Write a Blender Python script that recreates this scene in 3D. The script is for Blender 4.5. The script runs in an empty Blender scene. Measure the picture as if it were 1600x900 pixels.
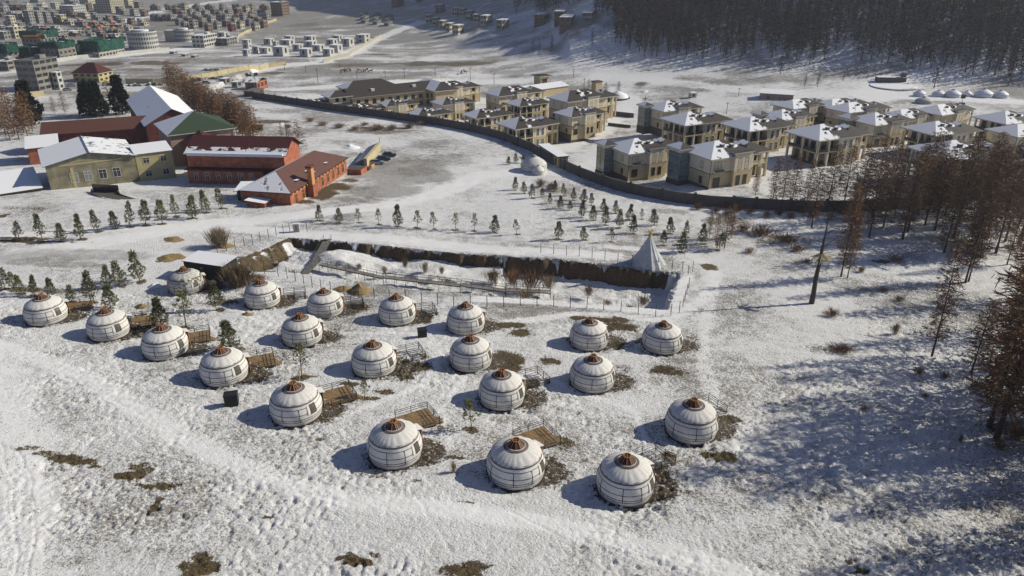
import bpy, math, random
import numpy as np
from mathutils import Vector, Matrix
# ---------------------------------------------------------------- camera, sky, sun, exposure
sc = bpy.context.scene
R = math.radians
CAMZ = 60.0
PITCH = 24.5
HAZE = 0.00016
FPX = 1150.0
cam_d = bpy.data.cameras.new('camera'); cam_d.sensor_width = 36.0; cam_d.lens = FPX/1600*36
cam_d.clip_start = 0.5; cam_d.clip_end = 9000
cam = bpy.data.objects.new('camera', cam_d); sc.collection.objects.link(cam)
cam.location = (0, 0, CAMZ); cam.rotation_euler = (R(90-PITCH), 0, 0); sc.camera = cam
SUN_EL = 31.0; SUN_AZ = 15.5            # azimuth counted from +X towards +Y
w = bpy.data.worlds.new('World'); sc.world = w; w.use_nodes = True
nt = w.node_tree; bg = nt.nodes['Background']
sky = nt.nodes.new('ShaderNodeTexSky'); sky.sky_type = 'NISHITA'; sky.sun_disc = False
sky.sun_elevation = R(SUN_EL); sky.sun_rotation = R(90-SUN_AZ); sky.altitude = 1400
sky.air_density = 0.75; sky.dust_density = 0.0; sky.ozone_density = 4.0
tint = nt.nodes.new('ShaderNodeVectorMath'); tint.operation = 'MULTIPLY'; tint.inputs[1].default_value = (.43, .77, 1.24)
nt.links.new(sky.outputs[0], tint.inputs[0]); nt.links.new(tint.outputs[0], bg.inputs[0]); bg.inputs[1].default_value = 0.05
sd = bpy.data.lights.new('sun', 'SUN'); sd.energy = 5.0; sd.angle = R(0.5); sd.color = (1.0, 0.935, 0.80)
so = bpy.data.objects.new('sun', sd); sc.collection.objects.link(so)
sdir = Vector((math.cos(R(SUN_EL))*math.cos(R(SUN_AZ)), math.cos(R(SUN_EL))*math.sin(R(SUN_AZ)), math.sin(R(SUN_EL))))
so.rotation_euler = sdir.to_track_quat('Z', 'Y').to_euler(); so.location = (0, 0, 300)
sc.view_settings.view_transform = 'Standard'; sc.view_settings.look = 'None'
sc.view_settings.exposure = 0.38; sc.view_settings.gamma = 1.0
sc.render.engine = 'CYCLES'
sc.cycles.max_bounces = 4; sc.cycles.diffuse_bounces = 2; sc.cycles.glossy_bounces = 2
sc.cycles.transparent_max_bounces = 4; sc.cycles.volume_bounces = 0
# ---------------------------------------------------------------- noise and terrain
def _h(ix, iy, s):
    n = (ix.astype(np.int64)*374761393 + iy.astype(np.int64)*668265263 + s*2147483647) & 0xffffffff
    n = ((n ^ (n >> 13))*1274126177) & 0xffffffff
    n = n ^ (n >> 16)
    return (n & 0xffff)/65535.0*2-1
def noise(x, y, s=0):
    x = np.asarray(x, float); y = np.asarray(y, float)
    ix = np.floor(x); iy = np.floor(y); fx = x-ix; fy = y-iy
    u = fx*fx*fx*(fx*(fx*6-15)+10); v = fy*fy*fy*(fy*(fy*6-15)+10)
    a = _h(ix, iy, s); b = _h(ix+1, iy, s); c = _h(ix, iy+1, s); d = _h(ix+1, iy+1, s)
    return (a*(1-u)+b*u)*(1-v)+(c*(1-u)+d*u)*v
def fbm(x, y, s=0, o=4):
    r = 0; a = 1; t = 0
    for i in range(o):
        r = r+a*noise(x*2**i+13.7*i, y*2**i-7.3*i, s+i); t += a; a *= .5
    return r/t
def sstep(a, b, x):
    t = np.clip((x-a)/(b-a), 0, 1); return t*t*(3-2*t)
_YT = np.arange(-400, 6000, 1.0)
_b = np.interp(_YT, [-400, 0, 115, 140, 170, 230, 350, 450, 600, 800, 1400, 6000],
               [6.0, -42, -55.8, -57.2, -58, -59.5, -63, -66, -69.5, -74, -79, -79])
_bt = np.interp(_YT, [-400, 130, 210, 300], [-.034, -.034, -.008, 0])
_k = np.ones(25)/25
_b = np.convolve(np.pad(_b, 12, mode='edge'), _k, 'valid'); _bt = np.convolve(np.pad(_bt, 12, mode='edge'), _k, 'valid')
_FX = [-2500, -300, -92, -30, 38, 130, 246, 400, 1200]
_FY = [1500, 1000, 690, 560, 462, 415, 372, 330, 160]
CW = None; CWD = None
def hill_d(X, Y):
    fy = np.interp(X, _FX, _FY); fy2 = np.interp(np.asarray(X)+8, _FX, _FY)
    g = (fy2-fy)/8
    return (Y-fy)/np.sqrt(1+g*g)
def ground0(X, Y):
    X = np.asarray(X, float); Y = np.asarray(Y, float)
    z = np.interp(Y, _YT, _b)+np.interp(Y, _YT, _bt)*np.clip(X, -400, 400)
    d = hill_d(X, Y)
    sl = np.interp(X, [-400, -120, 0, 80, 200], [.04, .09, .17, .33, .40])
    z = z+sl*14*np.logaddexp(0, np.clip(d, -200, 1500)/14)
    if CW is not None:      # the estate lies in a terrace cut a few metres below the meadow outside its wall
        m = (X > -160) & (X < 160) & (Y > 110) & (Y < 520); dd, ar = seg_dist(X, Y, CW); side = Y > np.interp(X, CW[:, 0], CW[:, 1])
        z = z-np.where(m & side, np.interp(ar, np.arange(len(CW)), CWD)*sstep(.5, 6, dd)*(1-sstep(105, 200, dd)), 0)
    z = z+2.2*fbm(X/170, Y/170, 3, 3)*sstep(150, 420, Y)+.5*fbm(X/35, Y/35, 5, 2)*sstep(30, 60, Y)
    z = z-.4*sstep(0, 1, (X-30)/60)*sstep(-20, 40, 130-Y)*fbm(X/14, Y/14, 6, 2)
    return z+CAMZ
_th = R(PITCH); CT, ST = math.cos(_th), math.sin(_th)
def ray(px, py):
    dx = (px-800)/FPX; dy = (450-py)/FPX
    return np.array([dx, CT+dy*ST, -ST+dy*CT])
def at(px, py, h=0.0, fn=None):
    """the point of the terrain (or h metres above it) seen at a point of the photo"""
    fn = fn or ground0
    d = ray(px, py)
    t = np.concatenate([np.arange(30, 300, 1.0), np.geomspace(300, 5000, 900)])
    P = d[None, :]*t[:, None]
    s = P[:, 2]+CAMZ-fn(P[:, 0], P[:, 1])-h
    i = np.argmax(s < 0)
    if i == 0: i = len(t)-1
    a, b = t[i-1], t[i]
    for _ in range(24):
        m = (a+b)/2; p = d*m
        if p[2]+CAMZ-float(fn(p[0], p[1]))-h < 0: b = m
        else: a = m
    p = d*b
    return Vector((p[0], p[1], p[2]+CAMZ)), b
def A2(px, py, h=0.0):
    p, t = at(px, py, h); return (p.x, p.y)
def G(x, y): return float(HGT(x, y))
CWPX = [(395, 153), (440, 160), (520, 173), (600, 184), (680, 195), (740, 206), (790, 220), (830, 236), (862, 256), (905, 276), (960, 296), (1010, 308), (1060, 317), (1110, 323), (1180, 327)]
_cw = np.array([A2(*p) for p in CWPX])
# pit polygon (world points)
PIT = np.array([A2(*p) for p in [(452, 371), (560, 380), (700, 394), (870, 405), (1062, 427), (1042, 484), (900, 474), (770, 462),
                                 (640, 452), (545, 436), (440, 424), (378, 425), (372, 405)]])
def seg_dist(X, Y, P, closed=False):
    X = np.asarray(X, float); Y = np.asarray(Y, float)
    n = len(P); best = np.full(np.shape(X), 1e9); arg = np.zeros(np.shape(X))
    for i in range(n if closed else n-1):
        a = P[i]; b = P[(i+1) % n]; ab = (b[0]-a[0], b[1]-a[1]); L = ab[0]**2+ab[1]**2+1e-9
        t = np.clip(((X-a[0])*ab[0]+(Y-a[1])*ab[1])/L, 0, 1)
        d = np.hypot(X-a[0]-t*ab[0], Y-a[1]-t*ab[1])
        m = d < best; best = np.where(m, d, best); arg = np.where(m, i+t, arg)
    return best, arg
CW = _cw; CWD = np.array([2.0, 4.5, 6.8, 7.2, 7.0, 6.2, 5.2, 4.6, 3.4, 2.2, 1.4, .8, .5, .3, 0])
def inside(X, Y, P):
    c = np.zeros(np.shape(X), bool); n = len(P); j = n-1
    for i in range(n):
        xi, yi = P[i]; xj, yj = P[j]
        c ^= ((yi > Y) != (yj > Y)) & (X < (xj-xi)*(Y-yi)/(yj-yi+1e-12)+xi); j = i
    return c
def pit_depth(X, Y):
    X = np.asarray(X, float); Y = np.asarray(Y, float)
    d, arg = seg_dist(X+.5*noise(X*.8, Y*.8, 21)+.25*noise(X*3, Y*3, 22), Y+.8*noise(X*.45+5, Y*.2, 23)+.3*noise(X*1.6, Y, 25), PIT, True)
    ins = inside(X, Y, PIT)
    steep = np.where(arg < 5, .8, np.where(arg > 11.2, 3.4, 1.5))      # north, east and west banks are cut steeply
    dep = np.where(arg < 2.5, 2.0+.7*noise(X*.12, Y*.1, 27), np.where(arg < 5, 3.6, 2.4))+.5*sstep(0, 6, d)
    f = sstep(0, 1, d/steep)*ins
    mound = 1.5*np.clip(fbm(X/6.5, Y/4.0, 31, 3)+.12, 0, 1)*sstep(1.5, 5, d)
    west = np.exp(-((X-PIT[11][0]-13)**2+(Y-PIT[0][1]+8)**2)/30)*1.4*ins
    return f*(dep-mound*.75)-west, f, arg, d, ins
def HGT(X, Y):
    X = np.asarray(X, float); Y = np.asarray(Y, float)
    return ground0(X, Y)-pit_depth(X, Y)[0]
C = bpy.context.scene.collection
# ---------------------------------------------------------------- materials
def newmat(name, col, rough=.8, spec=.3, metal=0.0, nscale=None, namt=.25, bump=0.0, obj_rand=0.0):
    m = bpy.data.materials.new(name); m.use_nodes = True; t = m.node_tree; b = t.nodes['Principled BSDF']
    b.inputs['Base Color'].default_value = (*col, 1); b.inputs['Roughness'].default_value = rough
    b.inputs['Specular IOR Level'].default_value = spec; b.inputs['Metallic'].default_value = metal
    src = None
    if nscale:
        tc = t.nodes.new('ShaderNodeTexCoord'); n = t.nodes.new('ShaderNodeTexNoise'); n.inputs['Scale'].default_value = nscale
        n.inputs['Detail'].default_value = 6; n.inputs['Roughness'].default_value = .65
        t.links.new(tc.outputs['Object'], n.inputs['Vector'])
        mr = t.nodes.new('ShaderNodeMapRange'); mr.inputs[1].default_value = .3; mr.inputs[2].default_value = .7
        mr.inputs[3].default_value = 1-namt; mr.inputs[4].default_value = 1+namt*.6
        t.links.new(n.outputs['Fac'], mr.inputs[0])
        mx = t.nodes.new('ShaderNodeVectorMath'); mx.operation = 'SCALE'; mx.inputs[0].default_value = col
        t.links.new(mr.outputs[0], mx.inputs['Scale']); src = mx.outputs[0]
        if bump:
            bp = t.nodes.new('ShaderNodeBump'); bp.inputs['Strength'].default_value = bump; bp.inputs['Distance'].default_value = .05
            t.links.new(n.outputs['Fac'], bp.inputs['Height']); t.links.new(bp.outputs[0], b.inputs['Normal'])
    if obj_rand:
        oi = t.nodes.new('ShaderNodeObjectInfo'); mr2 = t.nodes.new('ShaderNodeMapRange')
        mr2.inputs[3].default_value = 1-obj_rand; mr2.inputs[4].default_value = 1+obj_rand
        t.links.new(oi.outputs['Random'], mr2.inputs[0]); mx2 = t.nodes.new('ShaderNodeVectorMath'); mx2.operation = 'SCALE'
        if src: t.links.new(src, mx2.inputs[0])
        else: mx2.inputs[0].default_value = col
        t.links.new(mr2.outputs[0], mx2.inputs['Scale']); src = mx2.outputs[0]
    if src: t.links.new(src, b.inputs['Base Color'])
    return m
def snow_roof_mat(name, under, seams=True):
    """a roof covering with snow lying where the attribute 'snow' is high, with a ragged melt edge"""
    m = bpy.data.materials.new(name); m.use_nodes = True; t = m.node_tree; b = t.nodes['Principled BSDF']; N = t.nodes.new; L = t.links.new
    at_ = N('ShaderNodeAttribute'); at_.attribute_name = 'snow'
    tc = N('ShaderNodeTexCoord'); n = N('ShaderNodeTexNoise'); n.inputs['Scale'].default_value = .45; n.inputs['Detail'].default_value = 5
    L(tc.outputs['Object'], n.inputs['Vector'])
    a1 = N('ShaderNodeMath'); a1.operation = 'MULTIPLY_ADD'; L(n.outputs['Fac'], a1.inputs[0]); a1.inputs[1].default_value = .9; a1.inputs[2].default_value = -.45
    a2 = N('ShaderNodeMath'); a2.operation = 'ADD'; L(at_.outputs['Fac'], a2.inputs[0]); L(a1.outputs[0], a2.inputs[1])
    mr = N('ShaderNodeMapRange'); mr.inputs[1].default_value = .46; mr.inputs[2].default_value = .53; L(a2.outputs[0], mr.inputs[0])
    n2 = N('ShaderNodeTexNoise'); n2.inputs['Scale'].default_value = 2.5; n2.inputs['Detail'].default_value = 6; L(tc.outputs['Object'], n2.inputs['Vector'])
    r2 = N('ShaderNodeMapRange'); r2.inputs[3].default_value = .65; r2.inputs[4].default_value = 1.35; L(n2.outputs['Fac'], r2.inputs[0])
    vm = N('ShaderNodeVectorMath'); vm.operation = 'SCALE'; vm.inputs[0].default_value = under; L(r2.outputs[0], vm.inputs['Scale'])
    mx = N('ShaderNodeMix'); mx.data_type = 'RGBA'; L(mr.outputs[0], mx.inputs[0]); L(vm.outputs[0], mx.inputs[6]); mx.inputs[7].default_value = (.78, .79, .80, 1)
    L(mx.outputs[2], b.inputs['Base Color'])
    bp = N('ShaderNodeBump'); bp.inputs['Strength'].default_value = .6; bp.inputs['Distance'].default_value = .25; L(mr.outputs[0], bp.inputs['Height'])
    if seams:
        wv = N('ShaderNodeTexWave'); wv.inputs['Scale'].default_value = 1.3; wv.bands_direction = 'X'; L(tc.outputs['Object'], wv.inputs['Vector'])
        bp0 = N('ShaderNodeBump'); bp0.inputs['Strength'].default_value = .35; bp0.inputs['Distance'].default_value = .06; L(wv.outputs['Fac'], bp0.inputs['Height'])
        L(bp0.outputs[0], bp.inputs['Normal'])
    L(bp.outputs[0], b.inputs['Normal'])
    b.inputs['Roughness'].default_value = .65; b.inputs['Specular IOR Level'].default_value = .25
    return m
M = {}
M['canvas'] = newmat('canvas', (.64, .625, .58), .75, .3, nscale=1.3, namt=.14, bump=.6, obj_rand=.06)
M['canvas_old'] = newmat('canvas_old', (.50, .50, .46), .8, .2, nscale=3, namt=.4, bump=.7)
M['rope'] = newmat('rope', (.045, .05, .06), .8)
M['frieze'] = newmat('frieze', (.10, .07, .065), .8)
M['frieze_ground'] = newmat('frieze_ground', (.34, .30, .27), .8)
M['orange_wood'] = newmat('orange_wood', (.36, .16, .05), .5, .4, nscale=5, namt=.35)
M['brown_glass'] = newmat('brown_glass', (.06, .022, .013), .5, .3)
M['deck'] = newmat('deck', (.28, .185, .09), .75, nscale=2.5, namt=.5)
M['deck_gap'] = newmat('deck_gap', (.05, .03, .02), .9)
M['dark_metal'] = newmat('dark_metal', (.03, .03, .032), .5, .4)
M['black_panel'] = newmat('black_panel', (.018, .02, .022), .6, .3, nscale=1.5, namt=.4)
M['window_dark'] = newmat('window_dark', (.025, .028, .03), .15, .6)
M['window_yurt'] = newmat('window_yurt', (.085, .08, .06), .4, .5, nscale=2, namt=.5)
M['bark'] = newmat('bark', (.055, .042, .033), .9, nscale=6, namt=.4)
M['bark_dead'] = newmat('bark_dead', (.075, .06, .045), .9, nscale=5, namt=.5, bump=.8)
M['pine'] = newmat('pine', (.20, .20, .095), .75, .2, nscale=1.2, namt=.35, obj_rand=.25)
M['spruce'] = newmat('spruce', (.03, .038, .024), .8, .2, nscale=1, namt=.4)
M['larch'] = newmat('larch', (.25, .14, .065), .85, .1, nscale=.35, namt=.4, obj_rand=.35)
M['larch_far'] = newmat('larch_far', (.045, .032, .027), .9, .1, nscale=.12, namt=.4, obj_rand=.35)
M['brush'] = newmat('brush', (.24, .185, .12), .9, .1, nscale=.8, namt=.4, obj_rand=.3)
M['brush_brown'] = newmat('brush_brown', (.23, .13, .065), .9, .1, nscale=.5, namt=.4, obj_rand=.3)
M['straw'] = newmat('straw', (.52, .42, .17), .8, nscale=3, namt=.4)
M['gold'] = newmat('gold', (.55, .36, .06), .5, nscale=3, namt=.3)
M['tepee'] = newmat('tepee', (.46, .48, .48), .7, nscale=1.4, namt=.2, bump=.5)
M['snow'] = newmat('snow', (.78, .79, .80), .6, .3, nscale=2, namt=.06, bump=.4)
M['white_paint'] = newmat('white_paint', (.62, .62, .58), .6, nscale=.6, namt=.15)
M['fascia'] = newmat('fascia', (.50, .47, .40), .6, nscale=1, namt=.12)
M['stone_tan'] = newmat('stone_tan', (.52, .42, .25), .8, nscale=1.2, namt=.22, bump=.3)
M['stone_cream'] = newmat('stone_cream', (.70, .62, .45), .8, nscale=.8, namt=.12)
M['plinth'] = newmat('plinth', (.10, .085, .07), .9, nscale=2, namt=.35)
M['frame_brown'] = newmat('frame_brown', (.05, .035, .028), .6)
M['glass_blue'] = newmat('glass_blue', (.14, .21, .22), .12, .7, nscale=.9, namt=.5)
M['grey_metal'] = newmat('grey_metal', (.25, .25, .25), .5, nscale=1, namt=.2)
M['wall_grey'] = newmat('wall_grey', (.115, .105, .09), .9, nscale=.6, namt=.3, bump=.3)
M['yellow_plaster'] = newmat('yellow_plaster', (.26, .235, .15), .85, nscale=.35, namt=.6)
M['yellow_panel'] = newmat('yellow_panel', (.46, .40, .19), .8, nscale=.5, namt=.15)
M['pink_plaster'] = newmat('pink_plaster', (.36, .25, .21), .85, nscale=.4, namt=.2)
M['brick'] = newmat('brick', (.37, .13, .072), .85, nscale=.7, namt=.5, bump=.4)
M['brick_dark'] = newmat('brick_dark', (.15, .05, .037), .85, nscale=.6, namt=.5)
M['orange_paint'] = newmat('orange_paint', (.58, .27, .10), .8, nscale=1, namt=.2)
M['concrete'] = newmat('concrete', (.22, .21, .185), .9, nscale=.3, namt=.3)
M['concrete_light'] = newmat('concrete_light', (.36, .35, .31), .9, nscale=.3, namt=.25)
M['white_wall'] = newmat('white_wall', (.44, .44, .41), .8, nscale=.2, namt=.15)
M['cream_wall'] = newmat('cream_wall', (.44, .41, .31), .8, nscale=.1, namt=.15, obj_rand=.15)
M['grey_wall'] = newmat('grey_wall', (.24, .24, .225), .8, nscale=.1, namt=.2, obj_rand=.3)
M['brown_wall'] = newmat('brown_wall', (.17, .115, .08), .85, nscale=.2, namt=.25, obj_rand=.3)
M['orange_roof'] = newmat('orange_roof', (.36, .15, .075), .8, nscale=.3, namt=.3)
M['green_net'] = newmat('green_net', (.02, .075, .055), .8, .1, nscale=.4, namt=.9)
M['crane_paint'] = newmat('crane_paint', (.55, .20, .03), .6)
M['yellow_fence'] = newmat('yellow_fence', (.48, .41, .24), .8, nscale=.3, namt=.2)
M['solar'] = newmat('solar', (.03, .06, .15), .2, .6, nscale=1.5, namt=.4)
M['car_silver'] = newmat('car_silver', (.35, .36, .38), .3, .5, .6)
M['car_dark'] = newmat('car_dark', (.05, .055, .065), .3, .5, .3)
M['rubber'] = newmat('rubber', (.015, .015, .015), .8)
M['horse_coat'] = newmat('horse_coat', (.055, .032, .02), .8)
M['rubble'] = newmat('rubble', (.13, .12, .105), .9, nscale=.5, namt=.5)
M['roof_dark'] = snow_roof_mat('roof_dark', (.050, .042, .036))
M['roof_red'] = snow_roof_mat('roof_red', (.075, .022, .02))
M['roof_tile'] = snow_roof_mat('roof_tile', (.13, .065, .05))
M['roof_rust'] = snow_roof_mat('roof_rust', (.11, .048, .035))
M['roof_green'] = snow_roof_mat('roof_green', (.04, .065, .035))
M['roof_blue'] = snow_roof_mat('roof_blue', (.10, .15, .17))
M['roof_grey'] = snow_roof_mat('roof_grey', (.13, .13, .12), False)
# ---------------------------------------------------------------- mesh builder
class MB:
    def __init__(s): s.v = []; s.f = []; s.m = []; s.sn = []; s.mats = []
    def mi(s, mat):
        mat = M[mat] if isinstance(mat, str) else mat
        if mat not in s.mats: s.mats.append(mat)
        return s.mats.index(mat)
    def face(s, pts, mat, snow=0.0):
        i = len(s.v); s.v += [tuple(p) for p in pts]; s.f.append(tuple(range(i, i+len(pts)))); s.m.append(s.mi(mat)); s.sn.append(snow)
    def raw(s, vs, fs, mat, snow=0.0):
        i = len(s.v); s.v += [tuple(p) for p in vs]; k = s.mi(mat)
        for f in fs: s.f.append(tuple(a+i for a in f)); s.m.append(k); s.sn.append(snow)
    def box(s, c, size, mat, rz=0.0, snow_top=None, mat_top=None, taper=1.0):
        cx, cy, cz = c; a, b, h = size[0]/2, size[1]/2, size[2]/2; co, si = math.cos(rz), math.sin(rz); P = []
        for z, k in ((-h, 1.0), (h, taper)):
            for x, y in ((-a, -b), (a, -b), (a, b), (-a, b)): P.append((cx+(x*co-y*si)*k, cy+(x*si+y*co)*k, cz+z))
        s.raw(P, [(0, 3, 2, 1), (0, 1, 5, 4), (1, 2, 6, 5), (2, 3, 7, 6), (3, 0, 4, 7)], mat)
        s.raw(P, [(4, 5, 6, 7)], mat_top or mat, snow_top or 0.0)
    def bar(s, p, q, r, mat, n=4, r2=None):
        p = Vector(p); q = Vector(q); d = (q-p); L = d.length
        if L < 1e-6: return
        d /= L; u = d.orthogonal().normalized(); v_ = d.cross(u); r2 = r if r2 is None else r2; P = []
        for c, rr in ((p, r), (q, r2)):
            for k in range(n):
                a = 2*math.pi*(k+.5)/n; P.append(c+u*(math.cos(a)*rr)+v_*(math.sin(a)*rr))
        s.raw(P, [(k, (k+1) % n, n+(k+1) % n, n+k) for k in range(n)]+[tuple(range(n-1, -1, -1)), tuple(range(n, 2*n))], mat)
    def lathe(s, prof, n, mat, c=(0, 0, 0), fn=None, a0=0, a1=2*math.pi):
        full = abs(a1-a0-2*math.pi) < 1e-6; cols = n if full else n+1; P = []
        for r, z in prof:
            for k in range(cols):
                a = a0+(a1-a0)*k/n; rr = r*(fn(a, z) if fn else 1); P.append((c[0]+rr*math.cos(a), c[1]+rr*math.sin(a), c[2]+z))
        F = []
        for j in range(len(prof)-1):
            for k in range(n):
                k2 = (k+1) % cols if full else k+1
                F.append((j*cols+k, j*cols+k2, (j+1)*cols+k2, (j+1)*cols+k))
        s.raw(P, F, mat)
    def build(s, name, parent=None, smooth=False, loc=None, rz=None):
        me = bpy.data.meshes.new(name); me.from_pydata(s.v, [], s.f)
        for m in s.mats: me.materials.append(m)
        me.polygons.foreach_set('material_index', s.m)
        if any(s.sn):
            at_ = me.attributes.new('snow', 'FLOAT', 'FACE'); at_.data.foreach_set('value', s.sn)
        if smooth: me.polygons.foreach_set('use_smooth', [True]*len(s.f))
        me.update()
        o = bpy.data.objects.new(name, me); C.objects.link(o)
        if parent: o.parent = parent
        if loc is not None: o.location = loc
        if rz is not None: o.rotation_euler = (0, 0, rz)
        return o
def empty(name, loc=(0, 0, 0), rz=0.0):
    o = bpy.data.objects.new(name, None); o.empty_display_size = .5; C.objects.link(o); o.location = loc; o.rotation_euler = (0, 0, rz); return o
def tag(o, label=None, cat=None, group=None, kind=None):
    if label: o['label'] = label
    if cat: o['category'] = cat
    if group: o['group'] = group
    if kind: o['kind'] = kind
    return o
KIDS = {}
def copy_tree(o, parent=None):
    c = o.copy(); C.objects.link(c)
    if parent: c.parent = parent
    for ch in o.children: copy_tree(ch, c)
    return c
ORD = ['first', 'second', 'third', 'fourth', 'fifth', 'sixth', 'seventh', 'eighth', 'ninth', 'tenth', 'eleventh', 'twelfth', 'thirteenth', 'fourteenth', 'fifteenth', 'sixteenth',
       'seventeenth', 'eighteenth', 'nineteenth', 'twentieth', 'twenty-first', 'twenty-second', 'twenty-third', 'twenty-fourth', 'twenty-fifth', 'twenty-sixth', 'twenty-seventh', 'twenty-eighth', 'twenty-ninth', 'thirtieth',
       'thirty-first', 'thirty-second', 'thirty-third', 'thirty-fourth', 'thirty-fifth', 'thirty-sixth', 'thirty-seventh', 'thirty-eighth', 'thirty-ninth', 'fortieth']
# ---------------------------------------------------------------- the ground
YPX = [(74, 497), (172, 520), (260, 548), (352, 587), (464, 645), (618, 709), (806, 738), (976, 763), (292, 451), (411, 472), (509, 486), (473, 529), (585, 574),
       (621, 497), (728, 511), (736, 566), (784, 623), (920, 535), (1034, 540), (925, 597), (1079, 672)]
YUR = [at(*p)[0] for p in YPX]
_H0 = HGT
def HGT(X, Y):
    z = np.array(_H0(X, Y), float); X = np.asarray(X, float); Y = np.asarray(Y, float)
    for p in YUR:
        d = np.hypot(X-p.x, Y-p.y); k = 1-sstep(3.2, 5.2, d)
        z = z*(1-k)+p.z*k
    return z
def W(pl): return [A2(*p) for p in pl]
TRACKS = [  # (polyline in the photo -> world, width in metres, smoothness, trodden bare)
    ([(-60, 520), (60, 560), (130, 590), (220, 645), (320, 705), (420, 748), (540, 780), (700, 795), (860, 820), (1000, 850), (1300, 940)], 1.3, .75),
    ([(-20, 560), (20, 640), (15, 760), (20, 900), (40, 1000)], 3.2, .7),
    ([(745, 467), (850, 471), (950, 479), (1036, 488)], 1.3, .95), ([(1052, 484), (1072, 432)], 1.0, .9),
    ([(640, 520), (690, 545), (660, 600), (560, 640), (500, 660)], .5, .55), ([(690, 545), (850, 590), (990, 640), (1010, 700)], .5, .55), ([(350, 470), (420, 510), (540, 520), (640, 520), (800, 520)], .5, .5), ([(130, 500), (210, 530), (300, 560), (400, 600)], .5, .5), ([(700, 700), (690, 640), (720, 590)], .45, .5),
    ([(0, 610), (55, 720), (60, 800), (50, 950)], .9, .9),
    ([(-80, 410), (60, 392), (200, 372), (330, 350), (420, 342), (500, 332), (600, 322), (690, 300), (760, 272), (830, 268)], 3.2, .95),
    ([(0, 372), (120, 360), (330, 352), (470, 366), (600, 372), (800, 392), (960, 400)], 2.2, .75),
    ([(1100, 420), (1110, 470), (1095, 540), (1110, 620), (1150, 700)], 1.0, .35),
    ([(790, 505), (900, 490), (1040, 500), (1100, 470), (1120, 430), (1080, 395), (950, 385)], 1.2, .6),
    ([(440, 140), (700, 128), (900, 118), (1000, 122), (1250, 148), (1600, 160)], 6, .8),
    ([(400, 108), (440, 102), (500, 98), (545, 84), (580, 64), (620, 48), (660, 35)], 7, .9),
    ([(0, 118), (80, 99), (150, 92), (200, 86), (262, 80), (330, 70)], 7, .9),
    ([(170, 40), (240, 20), (300, 8), (360, 0)], 10, .9),
    ([(1330, 158), (1370, 150), (1400, 132), (1410, 126)], 11, .9),
    ([(860, 270), (1010, 210), (1200, 300)], 3, .4),
    ([(960, 140), (985, 160), (950, 195), (880, 235)], 5, .9),
]
TRACKS = [(W(p), w_, s) for p, w_, s in TRACKS]
RUTS = [([(235, 715), (262, 760), (262, 800), (235, 850), (180, 930)], .22), ([(280, 720), (292, 770), (288, 810), (262, 860), (240, 920)], .22),
        ([(28, 700), (50, 760), (52, 830), (45, 900)], .18), ([(60, 820), (110, 860), (140, 900)], .2), ([(0, 690), (20, 760), (25, 900)], .2),
        ([(640, 760), (700, 850), (730, 900)], .25), ([(800, 800), (900, 850), (1010, 900)], .25), ([(0, 487), (40, 475), (90, 455), (200, 440), (330, 425)], .3), ([(0, 500), (60, 486), (120, 470)], .3),
        ([(600, 520), (690, 545), (720, 600)], .25), ([(1180, 900), (1120, 830), (1090, 780), (1060, 730)], .25), ([(820, 640), (900, 680), (905, 730)], .25)]
RUTS = [(W(p), w_) for p, w_ in RUTS]
def patch(px, py, rx, ry, s=1.0, k=0):
    p, t = at(px, py); u = ray(px, py); dep = -u[2]/np.linalg.norm(u)
    return (p.x, p.y, rx*t/FPX, ry*t/FPX/max(dep, .15), s, k)
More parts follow.
